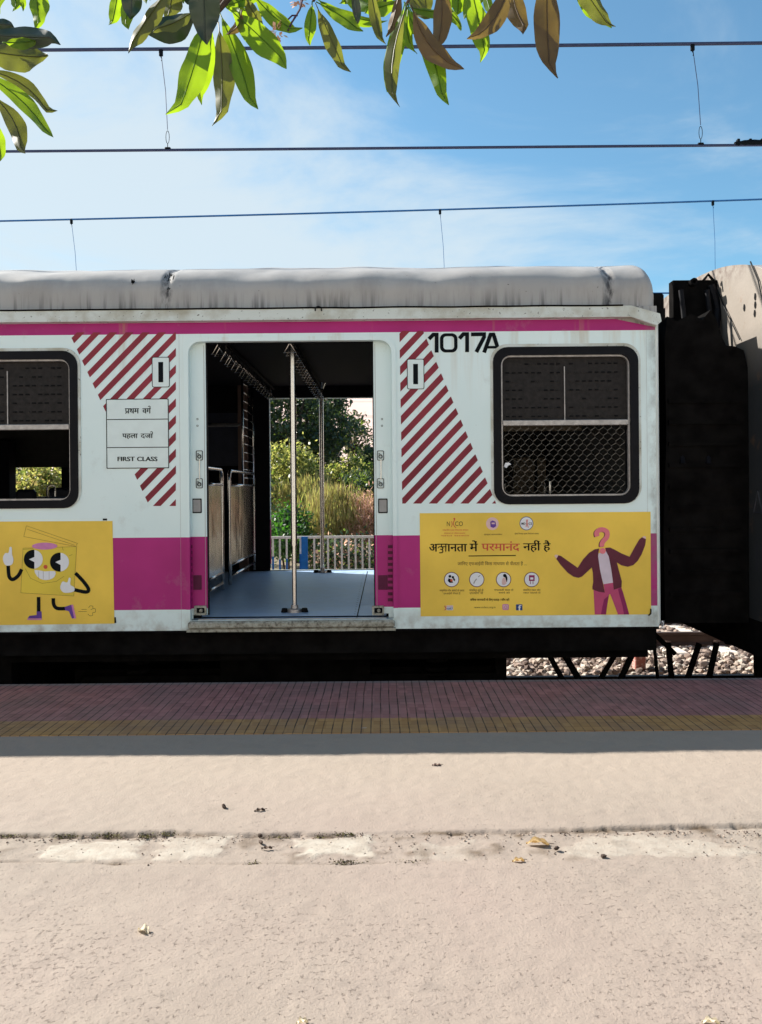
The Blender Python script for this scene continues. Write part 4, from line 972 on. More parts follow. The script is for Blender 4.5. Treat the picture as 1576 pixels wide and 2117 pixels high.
def bench(x):
    for (ya, yb) in ((F + .22, F + 1.25), (B - 1.25, B - .22)):
        s = MB().box(x - .42, ya, .78, x - .05, yb, .86, bev=.02).build('bench_seat', M['seat'], coach)
        MB().box(x - .04, ya, .70, x + .04, yb, 1.27, bev=.03).build('backrest', M['seat'], s); MB().box(x + .05, ya, .78, x + .42, yb, .86, bev=.02).build('cushion', M['seat'], s)
        mb = MB(); [mb.tube([(x + d, y_, .41), (x + d, y_, .78)], .015, 6) for d in (-.3, .3) for y_ in (ya + .1, yb - .1)]; mb.build('bench_leg', M['steel'], s)
        mb = MB(); mb.tube(smoothline([Vector(v) for v in ((x, ya + .05, 1.26), (x, ya + .05, 1.36), (x, ya + .1, 1.38), (x, ya + .2, 1.38), (x, ya + .24, 1.36), (x, ya + .24, 1.26))], 3), .01, 6); mb.build('seat_handle', M['steel'], s)
for x in (1.25, -1.98, -3.36, -4.80, -6.3): bench(x)
for (ya, yb) in ((F + .2, F + .55), (B - .55, B - .2)):
    mb = MB()
    for k in range(5): mb.tube([(XL + .2, ya + k * .08, 2.02 + .012 * k), (-1.55, ya + k * .08, 2.02 + .012 * k)], .009, 5)
    for k in range(12): x = -11 + k * .85; mb.tube([(x, ya, 2.02), (x, yb, 2.07)], .01, 5)
    mb.build('luggage_rack', M['alu'], coach)

# ---- underframe
uf = MB().box(XL, F + .06, .15, XR, B - .06, .325).build('underframe', M['dirtyblack'], coach)
mb = MB(); mb.box(XL, 5.98, .07, XR - .01, 6.38, .149); mb.box(XL, 8.8, .05, XR - .01, 9.1, .149); mb.build('sole_bar', M['dirtyblack'], uf)
mb = MB(); mb.box(-11.5, 6.0, -.78, -5.6, 9.1, .14); mb.box(-5.4, 6.05, -.82, -2.75, 9.0, .14); mb.build('equipment_box', M['dirtyblack'], uf)
MB().box(-5.0, 5.99, -.5, -4.2, 6.04, 0.0).build('box_lid', M['black'], uf)
bg_ = MB(); bg_.box(-2.35, 6.30, -.48, .92, 6.46, -.12, bev=.04); bg_.box(-2.35, 8.74, -.48, .92, 8.9, -.12, bev=.04); bg_.box(-1.25, 6.3, -.85, -.1, 8.9, .06); bg_.box(-2.45, 6.5, -.7, .93, 8.7, -.1)
bg_.box(-2.5, 8.5, -.93, .80, 9.15, -.2); bg_.box(.88, 6.35, -.84, .965, 6.5, .1); bg_ = bg_.build('bogie', M['dirtyblack'], coach)
for xw in (-1.9, .42):
    for yw in (6.76, 8.44):
        mb = MB(); mb.tube([(xw, yw - .02, -.16), (xw, yw, -.16), (xw, yw + .055, -.16), (xw, yw + .075, -.16)], [.44, .455, .47, .47], 28); mb.build('wheel', M['dirtyblack'], bg_)
    mb = MB(); 
    for k in range(5): mb.tube([(xw, 6.36, -.30 + k * .07), (xw, 6.36, -.275 + k * .07)], .09, 12)
    mb.build('spring', M['dirtyblack'], bg_)
mb = MB()
for a, b, w_ in (((1122, 1330), (1172, 1420), .042), ((1154, 1330), (1206, 1420), .05), ((1286, 1330), (1232, 1420), .042), ((1318, 1330), (1276, 1420), .05)):
    mb.tube([at(*a, 6.3), at(*b, 6.3)], w_ / 2, 8)
mb.build('brace_rod', M['dirtyblack'], uf)
mb = MB()
for a, b, w_ in (((1352, 1330), (1362, 1420), .03), ((1382, 1330), (1390, 1420), .05), ((1342, 1300), (1396, 1352), .04)): mb.tube([at(*a, 6.9), at(*b, 6.9)], w_ / 2, 8)
mb.build('brake_hose', M['dirtyblack'], uf)
MB().box(1.30, 7.45, -.06, 2.40, 7.80, .30, bev=.04).build('coupler', M['dirtyblack'], uf)
mb = MB(); a = at(1359, 620, 6.0); b = at(1378, 655, 6.0); mb.box(XR, 5.90, 2.58, 2.06, 6.02, 2.72, bev=.015); mb.box(XR, 5.80, 2.50, 2.03, 5.98, 2.585); mb.build('end_lamp_bracket', M['dirtyblack'], coach)
mb = MB(); mb.box(XR + .01, 6.45, .35, 2.33, 8.75, 2.42, bev=.05); mb.build('gangway_bellows', M['dirtyblack'], coach)
# rubbing strip: small white letters fragment at the coach's lower corner
mb = MB(); text(mb, 'DL', 1368, 1374, 1298, 1283, F - .004, offset=.02, deva=False); mb.build('corner_lettering', M['pwhite'], coach)

# ================================================================== SECOND COACH
c2 = thing('train_coach', 'rusty beige end of the next coach, lower shade painted in, behind the black gangway at the right edge', 'train coach')
XE = 2.75
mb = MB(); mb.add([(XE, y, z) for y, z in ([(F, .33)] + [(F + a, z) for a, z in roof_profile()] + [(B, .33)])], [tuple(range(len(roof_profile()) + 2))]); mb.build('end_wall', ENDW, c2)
mb = MB(); mb.box(XE + .003, F, .33, 14, F + .05, 2.6); mb.box(XE + .003, B - .05, .33, 14, B, 2.6); mb.box(XE + .003, F + .052, .33, 14, B - .052, .40); mb.build('side_wall', PAINT, c2)
roof([XE + .002 + .25 * k for k in range(46)], 'roof', c2, ROOF)
mb = MB(); [mb.box(2.15, 6.085, .5 + .16 * k, XE - .07, 6.099, .53 + .16 * k) for k in range(10)]; mb.box(2.39, 6.64, .4, XE - .003, 6.74, 2.995); mb.box(2.40, 6.745, 2.1, XE - .003, 8.5, 2.40); mb.box(2.36, 6.46, .35, XE - .003, 8.9, 2.385, bev=.03)
mb.tube([(2.62, 6.6, 2.98), (2.66, 6.6, 3.03), (2.70, 6.6, 2.98)], .012, 6); mb.build('gangway_bellows', M['dirtyblack'], c2)
pp = at(1434, 583, 6.6); mb = MB(); mb.fill([circ(pp.x, pp.z, .030, 16), circ(pp.x, pp.z, .013, 16)], 6.58, 6.66); mb.build('lifting_eye', M['dirtyblack'], c2)
mb = MB(); mb.tube([(XE - .012, 6.71, 3.03), (XE - .014, 6.48, 2.74), (XE - .012, 6.21, 2.43)], .005, 6); mb.tube([(XE - .012, 6.02, 2.97), (XE - .012, 5.9, 2.80), (XE - .012, 5.82, 2.6)], .006, 6); mb.build('cable', M['ink'], c2)
mb = MB()
for (yy, zz) in ((5.97, 2.64), (5.97, 2.70), (5.98, 2.58), (6.15, 2.66)): mb.add([(XE - .004, yy + .016 * math.cos(t), zz + .03 * math.sin(t)) for t in np.linspace(0, 6.0, 7)], [tuple(range(7))])
mb.build('rust_holes', M['black'], c2)
mb = MB(); vs, fs = glyphs('△', 0.0) if False else glyphs('186', .01)
mb.add([(XE - .004, 6.03 - x * .22, .70 + z * .30) for x, z in vs], fs)
tri = [(6.02, 1.12), (5.88, 1.12), (5.95, 1.28)]
for k in range(3):
    a, b = Vector(tri[k]), Vector(tri[(k + 1) % 3]); mb.tube([(XE - .003, a.x, a.y), (XE - .003, b.x, b.y)], .005, 4)
mb.build('lettering', M['faint'], c2)
uf2 = MB().box(XE + .01, F + .06, .06, 14, B - .06, .325).build('underframe', M['dirtyblack'], c2)
mb = MB(); mb.box(2.93, 6.35, -.80, 6.5, 6.5, .05, bev=.05); mb.box(3.98, 6.5, -.93, 13, 8.6, .05); mb.build('bogie', M['dirtyblack'], uf2)
mb = MB()
for a, b, w_ in (((1446, 1330), (1416, 1420), .05), ((1482, 1330), (1462, 1420), .05), ((1500, 1325), (1560, 1335), .05)): mb.tube([at(*a, 6.6), at(*b, 6.6)], w_ / 2, 8)
mb.build('brace_rod', M['dirtyblack'], uf2)

sil = [tp(*p, 6.10) for p in ((1376, 1288), (1549, 1288), (1548, 1100), (1550, 900), (1546, 760), (1538, 724), (1520, 716), (1501, 714), (1490, 690), (1482, 660), (1470, 640), (1452, 662), (1430, 648), (1400, 664), (1380, 654), (1374, 700), (1378, 900), (1372, 1100))]
mb = MB(); mb.fill([sil], 6.10, 6.44); mb.build('canvas_bellows', M['dirtyblack'], c2)
mb = MB(); [mb.tube(smoothline([at(px, 600, 6.56), at(px + 8, 700, 6.5), at(px - 6, 860, 6.30), at(px + 4, 960, 6.08)], 4), .02, 7) for px in (1408, 1462)]
mb.tube(smoothline([at(1470, 590, 6.62), at(1484, 640, 6.6), at(1476, 700, 6.5)], 4), .03, 7); mb.build('jumper_cable', M['rubber'], c2)
mp_ = thing('marker_post', 'short red and white painted post standing in the ballast', 'post')
MB().box(*[v for v in (3.015, 9.74, -.95)], 3.145, 9.87, -.62, bev=.01).build('post', M['redwhite'], mp_)

# ================================================================== FENCE
fe = thing('metal_fence', 'low white railing with one blue post beyond the tracks', 'fence')
FY = 14.3; ftop = .515
MB().box(-8.2, FY - .02, ftop - .045, 3.2, FY + .02, ftop, bev=.004).build('top_rail', M['fencewhite'], fe)
MB().box(-8.2, FY - .015, -.75, 3.2, FY + .015, -.70).build('bottom_rail', M['fencewhite'], fe)
x0 = (649 - CX) * FY / FPX; k = -58
while True:
    x = x0 + k * .1205; k += 1
    if x > 3.15: break
    if x < -8.1: continue
    if abs(x - (629.5 - CX) * FY / FPX) < .07: continue
    zs = None
    if -2.0 < x < -1.4: zs = ftop - .36 + .05 * math.sin(k * 5)
    if zs is None: MB().box(x - .016, FY - .012, -.9, x + .016, FY + .012, ftop - .046).build('baluster', M['fencewhite'], fe)
    else:
        b = MB().box(x - .016, FY - .012, zs, x + .016, FY + .012, ftop - .046).build('baluster', M['fencewhite'], fe)
        MB().box(x - .0162, FY - .0122, -.9, x + .0162, FY + .0122, zs - .0005).build('blue_base', M['fenceblue'], b)
xb = (629.5 - CX) * FY / FPX
MB().box(xb - .055, FY - .06, -.9, xb + .055, FY - .021, ftop - .01).build('post', M['fenceblue'], fe)

# ================================================================== VEGETATION
def leaves(cloud, size, aspect, mats, name, parent, seed=0, up=0.0, mw=None):
    rg = np.random.default_rng(seed); n = len(cloud)
    a = rg.normal(size=(n, 3)); a[:, 2] += up * 3; a /= np.linalg.norm(a, axis=1)[:, None]
    b = rg.normal(size=(n, 3)); b -= a * (a * b).sum(1)[:, None]; b /= np.linalg.norm(b, axis=1)[:, None]
    s = size * rg.uniform(.6, 1.4, (n, 1)); a = a * s; b = b * s * aspect
    C = np.array(cloud); V = np.stack([C - a * .5, C + b * .5 + a * .05, C + a * .5, C - b * .5 + a * .05], 1).reshape(-1, 3)
    me = bpy.data.meshes.new(name); Fc = np.arange(4 * n).reshape(-1, 4)
    me.from_pydata(V.tolist(), [], Fc.tolist())
    for m in mats: me.materials.append(m)
    me.polygons.foreach_set('material_index', rg.choice(len(mats), n, p=mw).astype(int).tolist()); me.update()
    o = bpy.data.objects.new(name, me); COL.objects.link(o)
    if parent: o.parent = parent
    return o
def clumps(c, r, nc, nl, rs, seed, cr_=0.3, flat=1.0):
    rg = np.random.default_rng(seed); out = []; cen = []
    for i in range(nc):
        d = rg.normal(size=3); d /= np.linalg.norm(d); rad = rg.uniform(.15, 1) ** .5
        p = np.array(c) + d * rad * np.array(r); cen.append(p); q = cr_ * rg.uniform(.5, 1.4)
        m = int(nl * rg.uniform(.5, 1.5)); e = rg.normal(size=(m, 3)) * q * np.array([.55, .55, .4 * flat]); out.append(p + e)
    return np.vstack(out), cen
def tree(x, y, zc, r, h0, mats, label, name='tree', nc=60, nl=70, size=.13, seed=1, trunk_r=.09, cr_=.35, mw=None, up=0.0, group=None, cat='tree', aspect=.5):
    t = thing(name, label, cat, group); pts, cen = clumps((x, y, zc), r, nc, nl, 0, seed, cr_); pts = pts[pts[:, 2] > h0 - .3]
    leaves(pts, size, aspect, mats, 'crown', t, seed, up, mw)
    mb = MB(); rg = random.Random(seed); base = Vector((x, y, h0 - .6)); fork = Vector((x + rg.uniform(-.2, .2), y, zc - r[2] * .6))
    mb.tube([base, (base + fork) / 2 + Vector((rg.uniform(-.1, .1), 0, 0)), fork], [trunk_r, trunk_r * .8, trunk_r * .6], 7)
    for c_ in cen[:: max(1, len(cen) // 16)]:
        c_ = Vector(c_); md = (fork + c_) / 2 + Vector((rg.uniform(-.15, .15), rg.uniform(-.1, .1), rg.uniform(0, .2))); mb.tube([fork, md, c_], [trunk_r * .45, trunk_r * .25, trunk_r * .08], 5)
    mb.build('trunk', M['bark'], t); return t
FM = M
D = lambda px, Y: (px - CX) * Y / FPX
ZY = lambda py, Y: EYE + (HY - py) * Y / FPX
tree(D(612, 24), 24, 3.3, (1.9, 1.5, 2.1), -.6, [FM['f_dark'], FM['f_mid']], 'tall dark green tree filling the upper left of the doorway view', nc=110, nl=120, size=.14, seed=11, trunk_r=.16, mw=[.75, .25])
tree(D(668, 25.5), 25.5, 3.1, (0.95, 1.0, 1.5), -.6, [FM['f_dark'], FM['f_mid']], 'dark tree behind the second pole in the doorway view', nc=60, nl=95, size=.13, seed=12, trunk_r=.12, mw=[.7, .3])
tree(D(738, 27), 27, ZY(905, 27), (.75, .8, .75), -.6, [FM['f_grey'], FM['f_mid']], 'sparse grey olive tree with bare limbs against the pink hillside', nc=34, nl=40, size=.11, seed=13, trunk_r=.10, cr_=.28, mw=[.8, .2])
tree(D(775, 24), 24, ZY(965, 24), (.75, .8, .70), -.6, [FM['f_dark'], FM['f_mid']], 'dark rounded tree at the right edge of the doorway view', nc=44, nl=80, size=.12, seed=14, mw=[.55, .45])
tree(D(480, 24), 24, 3.2, (2.2, 1.4, 1.9), -.6, [FM['f_dark'], FM['f_mid']], 'dark green tree hidden mostly by the coach wall left of the doorway', nc=90, nl=80, size=.15, seed=15, trunk_r=.14, mw=[.7, .3])
def bush(px, Y, py0, py1, w, mats, label, seed, nc=40, nl=80, size=.10, mw=None, up=0, cr_=.27, aspect=.5, x=None):
    zt, zb = ZY(py0, Y), ZY(py1, Y); X_ = D(px, Y) if x is None else x
    return tree(X_, Y, (zt + zb) / 2, (w / 2, .7, (zt - zb) / 2), -.9, mats, label, 'shrub', nc, nl, size, seed, .03, cr_, mw, up, 'shrubs beyond the railing', 'shrub', aspect)
bush(598, 20, 905, 1060, 1.5, [FM['f_lime'], FM['f_mid']], 'lime green shrub under the dark tree on the left of the doorway view', 21, nc=80, nl=80, mw=[.75, .25])
bush(640, 21, 945, 1080, 1.4, [FM['f_lime'], FM['f_mid'], FM['f_straw']], 'yellow green shrub between the two grab poles', 22, nc=75, nl=80, mw=[.5, .25, .25])
bush(722, 21.5, 945, 1040, 1.5, [FM['f_lime'], FM['f_mid']], 'leafy green shrub right of the second pole', 23, nc=70, nl=80, mw=[.6, .4])
bush(752, 20.5, 980, 1050, .9, [FM['f_mid'], FM['f_dark']], 'small mid green shrub above the pink dry brush', 24, nc=40, nl=70, mw=[.5, .5])
bush(586, 16.4, 1050, 1150, .80, [FM['f_green'], FM['f_dark']], 'dense deep green bush just behind the railing on the left', 25, nc=60, nl=100, size=.08, mw=[.7, .3])
bush(622, 17.5, 1070, 1160, .7, [FM['f_green'], FM['f_mid'], FM['f_dark']], 'low green bush behind the blue railing post', 26, nc=40, nl=80, size=.08, mw=[.3, .4, .3])
bush(748, 17.5, 1025, 1120, 1.15, [FM['f_pink'], FM['f_straw']], 'pink dry brush at the right of the doorway view', 27, nc=70, nl=95, size=.10, mw=[.78, .22], up=.5, aspect=.2)
bush(660, 18.5, 1055, 1130, .85, [FM['f_pink'], FM['f_straw'], FM['f_lime']], 'pink and straw coloured brush low between the poles', 28, nc=50, nl=90, size=.10, mw=[.55, .25, .2], up=.5, aspect=.2)
bush(700, 18, 1035, 1130, .9, [FM['f_lime'], FM['f_straw'], FM['f_pink']], 'yellowish brush just right of the far pole', 29, nc=50, nl=90, size=.09, mw=[.5, .3, .2], up=.3, aspect=.3)
bush(655, 19.5, 985, 1100, .6, [FM['f_straw'], FM['f_lime']], 'tall straw brown reeds between the poles', 30, nc=60, nl=110, size=.20, mw=[.6, .4], up=1.6, aspect=.07)
bush(690, 17.2, 1005, 1110, 1.0, [FM['f_straw'], FM['f_lime']], 'tall dry yellow green grass behind the far pole', 51, nc=50, nl=110, size=.22, mw=[.55, .45], up=1.8, aspect=.06)
bush(620, 19, 990, 1075, 1.0, [FM['f_lime'], FM['f_straw']], 'loose pale grass above the deep green bush', 52, nc=45, nl=100, size=.18, mw=[.6, .4], up=1.6, aspect=.08)
bush(720, 16, 1110, 1180, 1.6, [FM['f_dark'], FM['f_pink'], FM['f_mid']], 'dark twiggy undergrowth behind the white balusters', 31, nc=60, nl=60, size=.08, mw=[.6, .2, .2])
bush(800, 17.2, 1030, 1130, 1.2, [FM['f_pink'], FM['f_straw']], 'pink dry brush half hidden by the right door jamb', 32, nc=50, nl=70, size=.10, mw=[.7, .3], up=.5, aspect=.2)
bush(85, 20, 950, 1045, 1.7, [FM['f_lime'], FM['f_straw'], FM['f_mid']], 'yellow green shrub seen through the left coach window', 33, nc=70, nl=80, mw=[.65, .2, .15])
bush(20, 22, 930, 1060, 2.4, [FM['f_mid'], FM['f_dark']], 'mid green shrub behind the one seen through the left window', 34, nc=70, nl=70, mw=[.6, .4])
bush(160, 21, 945, 1060, 1.6, [FM['f_mid'], FM['f_dark']], 'dull green shrub at the right side of the left window view', 35, nc=50, nl=70, mw=[.6, .4])
for i, (px, Y) in enumerate(((300, 22), (400, 20), (500, 19), (860, 20), (960, 22), (1060, 21))):
    bush(px, Y, 940, 1080, 2.0, [FM['f_mid'], FM['f_lime'], FM['f_dark']], ['green shrub hidden behind the first class sign', 'green shrub behind the left door pocket', 'green shrub behind the partition panels', 'green shrub hidden behind the class mark right of the doorway', 'green shrub hidden behind the coach number', 'green shrub behind the meshed coach window'][i], 40 + i, nc=45, nl=50, size=.12, mw=[.4, .3, .3])

# ================================================================== OVERHEAD LINES
def lineset(Y, zc, mess, drops, mat, cmat, label, r1, r2, splice=None):
    t = thing('overhead_line', label, 'overhead wire')
    xs = np.arange(-45, 45.1, 1.0)
    MB().tube([(x, Y, mess(x)) for x in xs], r1, 6).build('messenger_wire', mat, t, smooth=True)
    MB().tube([(x, Y, zc) for x in (-45, -10, 10, 45)], r2, 6).build('contact_wire', cmat, t, smooth=True)
    for (xt, xb) in drops:
        zt = mess(xt); mb = MB(); zl = zc + .17
        mb.tube([(xt, Y, zt - .03), (xt + (xb - xt) * .5 + .012, Y, (zt + zl) / 2), (xb, Y, zl + .02)], .0035, 5)
        d = mb.build('dropper', cmat, t)
        mb = MB(); mb.box(xt - .018, Y - .012, zt - .065, xt + .018, Y + .012, zt + .01, bev=.004); mb.tube([(xt - .008, Y, zt - .06), (xt + .008, Y, zt - .09), (xt + .004, Y, zt - .11)], .004, 5); mb.build('clamp', M['ink'], d)
        mb = MB(); lp = [(xb + .016 * math.sin(a), Y, zl - .05 + .06 * math.cos(a)) for a in np.linspace(0, 6.28, 13)]; mb.tube(lp, .003, 5, cap=False); mb.tube([(xb, Y, zl - .11), (xb, Y, zc + .02)], .004, 5); mb.box(xb - .028, Y - .012, zc - .004, xb + .028, Y + .012, zc + .026, bev=.006); mb.build('loop_clamp', M['ink'], d)
    if splice is not None:
        mb = MB(); xs_ = [splice + .03 * k for k in range(12)]; mb.tube([(x, Y, zc + .012 + .01 * math.sin((x - splice) * 9)) for x in xs_], [.018, .026, .022, .028, .028, .03, .03, .028, .028, .022, .026, .018], 8)
        [mb.box(x, Y - .02, zc + .01, x + .025, Y + .02, zc + .055, bev=.004) for x in (splice + .02, splice + .13, splice + .24)]; mb.build('splice_fitting', M['ink'], t)
p = at(CX, 97.5, 7.6); q = at(CX, 306.5, 7.6)
lineset(7.6, q.z, lambda x: p.z + .00035 * x * x + .001 * x, [(at(333, 105, 7.6).x, at(347, 303, 7.6).x), (at(1432, 93, 7.6).x, at(1449, 300, 7.6).x)], M['copper'], M['copper'], 'thick dark overhead power wires with droppers directly above the coach', .0155, .0125, at(1519, 299, 7.6).x)
pl_, pr_ = at(0, 457, 11.8), at(1576, 412, 11.8); sl_ = (pr_.z - pl_.z) / (pr_.x - pl_.x)
lineset(11.8, 4.12, lambda x: pl_.z + sl_ * (x - pl_.x) - .0006 * (x - pl_.x) * (pr_.x - x), [(at(148, 457, 11.8).x, at(160, 575, 11.8).x), (at(910, 437, 11.8).x, at(920, 575, 11.8).x), (at(1474, 417, 11.8).x, at(1479, 575, 11.8).x)], M['bluewire'], M['bluewire'], 'thin blue overhead wires of the empty track just above the coach roof', .013, .012)

# ================================================================== OVERHANGING TREE
tr_ = thing('overhanging_tree', 'near tree branch with long green and brown leaves hanging into the top of the photo', 'tree')
def leaf3d(mb, b, t, w, Y, mi, bend=0.0, dy=0.0, tilt=0.0, fold=.35, seed=0, hook=0.0):
    A = at(*b, Y); T = at(*t, Y + dy); ax = T - A; Ln = ax.length; d = ax.normalized()
    side = d.cross(Vector((0, 1, 0))).normalized(); side = (Matrix.Rotation(tilt, 3, d) @ side).normalized(); nrm = side.cross(d).normalized()
    W_ = w * Y / FPX; n = 14; m = 7; vs = []; rg = random.Random(seed)
    ph = rg.uniform(0, 6); pet = .10
    for i in range(n + 1):
        u = i / n
        if u < pet: wd = .03
        else:
            s = (u - pet) / (1 - pet); wd = (math.sin(math.pi * s ** .80) ** .85) * (1 - .25 * (1 - s)) if 0 < s < 1 else 0.0
            wd = max(wd, .02)
        c = A + ax * u + side * (bend * Ln * math.sin(math.pi * u)) + nrm * (.06 * Ln * math.sin(math.pi * u)) + side * (hook * W_ * max(0, u - .88) * 6)
        for k in range(m):
            v = (k / (m - 1) - .5) * 2
            wv = .035 * W_ * math.sin(u * 19 + ph + (2 if v > 0 else 0)) * abs(v) * 1.6
            vs.append(c + side * (v * W_ / 2 * wd) + nrm * (abs(v) * fold * W_ / 2 * wd + wv))
    o = len(mb.v); mb.add(vs, [(i * m + k, i * m + k + 1, (i + 1) * m + k + 1, (i + 1) * m + k) for i in range(n) for k in range(m - 1)], mi)
    # midrib
    rib = [vs[i * m + m // 2] - nrm * .0006 for i in range(0, n + 1, 2)]
    mb.tube(rib, [.0016] * (len(rib) - 1) + [.0004], 4, mi)
G_, O_, B_, K_ = 0, 1, 2, 3
CL = [
 [((20, -40), (35, 18), 30, 2.3, G_), ((66, -60), (80, 62), 44, 2.25, G_), ((-45, 70), (124, 76), 40, 2.15, K_), ((-50, 100), (98, 118), 62, 2.2, O_), ((-40, 62), (72, 92), 38, 2.28, K_), ((5, 88), (82, 84), 24, 2.1, G_), ((-30, 45), (30, 52), 24, 2.3, K_),
  ((-40, 140), (112, 250), 24, 2.25, O_, .10, .0, .5, .5, 1.0), ((-50, 140), (108, 289), 32, 2.2, G_, .05), ((-20, 190), (42, 322), 38, 2.15, O_, .10), ((-14, 240), (4, 336), 24, 2.2, G_)],
 [((246, -30), (231, 54), 28, 2.3, G_), ((266, -40), (258, 60), 32, 2.32, G_), ((275, -50), (270, 40), 40, 2.2, K_), ((362, -40), (261, 108), 40, 2.2, O_, -.08), ((412, 30), (292, 62), 52, 2.3, K_, .06), ((405, 20), (312, 62), 34, 2.2, O_),
  ((416, -90), (424, 92), 68, 1.95, K_, 0, 0, 0, .12), ((428, 30), (364, 244), 60, 2.2, G_, .0, .05), ((440, 50), (406, 214), 30, 2.28, G_, .03), ((452, 45), (456, 259), 46, 2.2, O_, .0), ((452, 20), (523, 229), 46, 2.22, G_, .02), ((470, 15), (598, 136), 56, 2.15, G_, .03),
  ((455, 5), (552, 28), 28, 2.3, G_), ((505, -10), (546, 60), 26, 2.25, O_), ((520, -15), (618, 68), 34, 2.2, G_, -.04), ((500, 20), (468, 72), 20, 2.15, B_, .15), ((560, -30), (470, 12), 28, 2.3, G_), ((360, -50), (345, 45), 46, 2.33, O_)],
 [((646, 2), (637, 94), 26, 2.2, G_), ((652, 6), (716, 154), 32, 2.15, O_, .03), ((654, 4), (748, 68), 28, 2.2, G_, .06), ((650, -5), (800, 48), 28, 2.3, G_, -.04), ((728, -30), (741, 54), 18, 2.15, K_), ((764, -40), (790, 94), 24, 2.2, O_), ((700, -30), (770, 14), 40, 2.35, G_)],
 [((828, -30), (802, 76), 22, 2.25, B_), ((838, 5), (797, 190), 38, 2.2, G_, -.04), ((842, 8), (814, 219), 32, 2.15, O_, -.06), ((845, 8), (855, 110), 26, 2.2, G_, -.05), ((842, 8), (918, 222), 38, 2.2, G_, .05), ((850, 10), (957, 146), 46, 2.15, B_, -.10, 0, 0, .35, .1), ((908, -50), (902, 106), 38, 2.25, B_, .04),
  ((845, 15), (940, 22), 22, 2.32, G_), ((948, -40), (946, 36), 32, 2.34, G_), ((830, 0), (750, 20), 34, 2.33, G_), ((836, 4), (870, 80), 24, 2.3, G_), ((840, -20), (890, 40), 28, 2.34, O_)],
 [((968, -50), (1006, 127), 44, 2.2, G_, .04), ((1062, -60), (972, 84), 40, 2.15, B_, .09), ((1060, -70), (1092, 68), 44, 2.2, B_, -.08), ((1132, -90), (1138, 161), 56, 2.15, B_, .0, 0, 0, .2), ((900, -30), (960, 60), 26, 2.3, G_), ((985, -60), (960, 40), 26, 2.34, G_), ((1180, -60), (1264, 62), 44, 2.2, O_, .05), ((1186, -50), (1270, 52), 34, 2.26, G_, -.06), ((1000, -30), (1016, 30), 18, 2.3, G_)],
]
mats_ = [M['leaf_green'], M['leaf_olive'], M['leaf_brown'], M['leaf_dark']]
nodes = [(-60, 60), (452, 12), (648, 2), (840, 10), (1040, -80)]
for ci, (xa, xb, nn) in enumerate(((-30, 60, 5), (235, 600, 16), (630, 800, 8), (750, 1000, 10), (960, 1090, 4))):
    rg = random.Random(900 + ci)
    for k in range(nn):
        x = rg.uniform(xa, xb); dx = rg.uniform(-50, 50); ln = rg.uniform(60, 95); y0 = rg.uniform(-95, -45)
        CL[ci].append(((x, y0), (x + dx, y0 + ln), rg.uniform(20, 32), rg.uniform(2.3, 2.5), rg.choice([0, 0, 0, 1, 3]), rg.uniform(-.06, .06)))
for ci, cl in enumerate(CL):
    mb = MB()
    for li, lf in enumerate(cl):
        b, t, w, Y, mi = lf[:5]; ex = list(lf[5:]) + [0] * 5; sd = ci * 50 + li; rg = random.Random(sd)
        fold = ex[3] if len(lf) > 8 else rg.uniform(.25, .6); tilt = ex[2] if len(lf) > 7 else rg.uniform(-.35, .35)
        leaf3d(mb, b, t, w * (1.14 + abs(tilt) * .3), Y, mi, ex[0], ex[1] or rg.uniform(-.06, .06), tilt, fold, sd, ex[4] if len(lf) > 9 else rg.uniform(-.5, .5))
    mb.build('leaf_cluster', mats_, tr_, smooth=True)
mb = MB(); top = Vector((-1.9, 2.6, 3.6))
def br(pts, r): mb.tube(smoothline([Vector(v) for v in pts], 4), r, 7) if not isinstance(r, list) else mb.tube([Vector(v) for v in pts], r, 7)
for nd in nodes:
    P = at(*nd, 2.22); up_ = P + Vector((.10, .05, .28)); br([P, (P + up_) / 2 + Vector((.02, 0, 0)), up_, up_ + Vector((-.25, .2, .35))], [.004, .0055, .009, .016])
limb = [(-2.6, 1.9, 2.4), (-1.6, 2.3, 3.25), (-.4, 2.45, 3.35), (.6, 2.5, 3.3), (1.2, 2.5, 3.2)]
mb.tube(smoothline([Vector(v) for v in limb], 4), .022, 8); P = at(480, -12, 2.2); mb.tube([at(452, 22, 2.2), P, P + Vector((.1, 0, .1))], [.007, .009, .01], 6)
mb.build('branch', M['bark'], tr_, smooth=True)
mb = MB(); mb.tube([(-3.3, 1.4, 0), (-3.2, 1.5, 1.0), (-2.95, 1.7, 1.9), (-2.6, 1.9, 2.4), (-2.3, 2.1, 3.4), (-2.4, 2.3, 4.6)], [.14, .11, .09, .08, .06, .03], 12); mb.build('trunk', M['bark'], tr_, smooth=True)
mb = MB(); mb.tube([at(628, -10, 2.2), at(620, 20, 2.2), at(613, 32, 2.2), at(604, 46, 2.2), at(596, 64, 2.2)], .0028, 5); mb.tube([at(616, 32, 2.2), at(604, 32, 2.2), at(596, 40, 2.2)], .0022, 5); mb.build('twig', M['twig'], tr_)
for (px, py, r) in ((574, 66, .018), (620, 0, .018)):
    mb = MB(); c0 = at(px, py, 2.22); rg = random.Random(int(px))
    for k in range(26):
        d = Vector((rg.gauss(0, 1), rg.gauss(0, 1), rg.gauss(0, 1))).normalized(); e = d.orthogonal().normalized(); P = c0 + d * r * rg.uniform(.2, 1)
        mb.add([P, P + d * r * .5 + e * r * .35, P + d * r * .9, P + d * r * .5 - e * r * .35], [(0, 1, 2, 3)])
    mb.build('dried_flower', M['dryflower'], tr_)

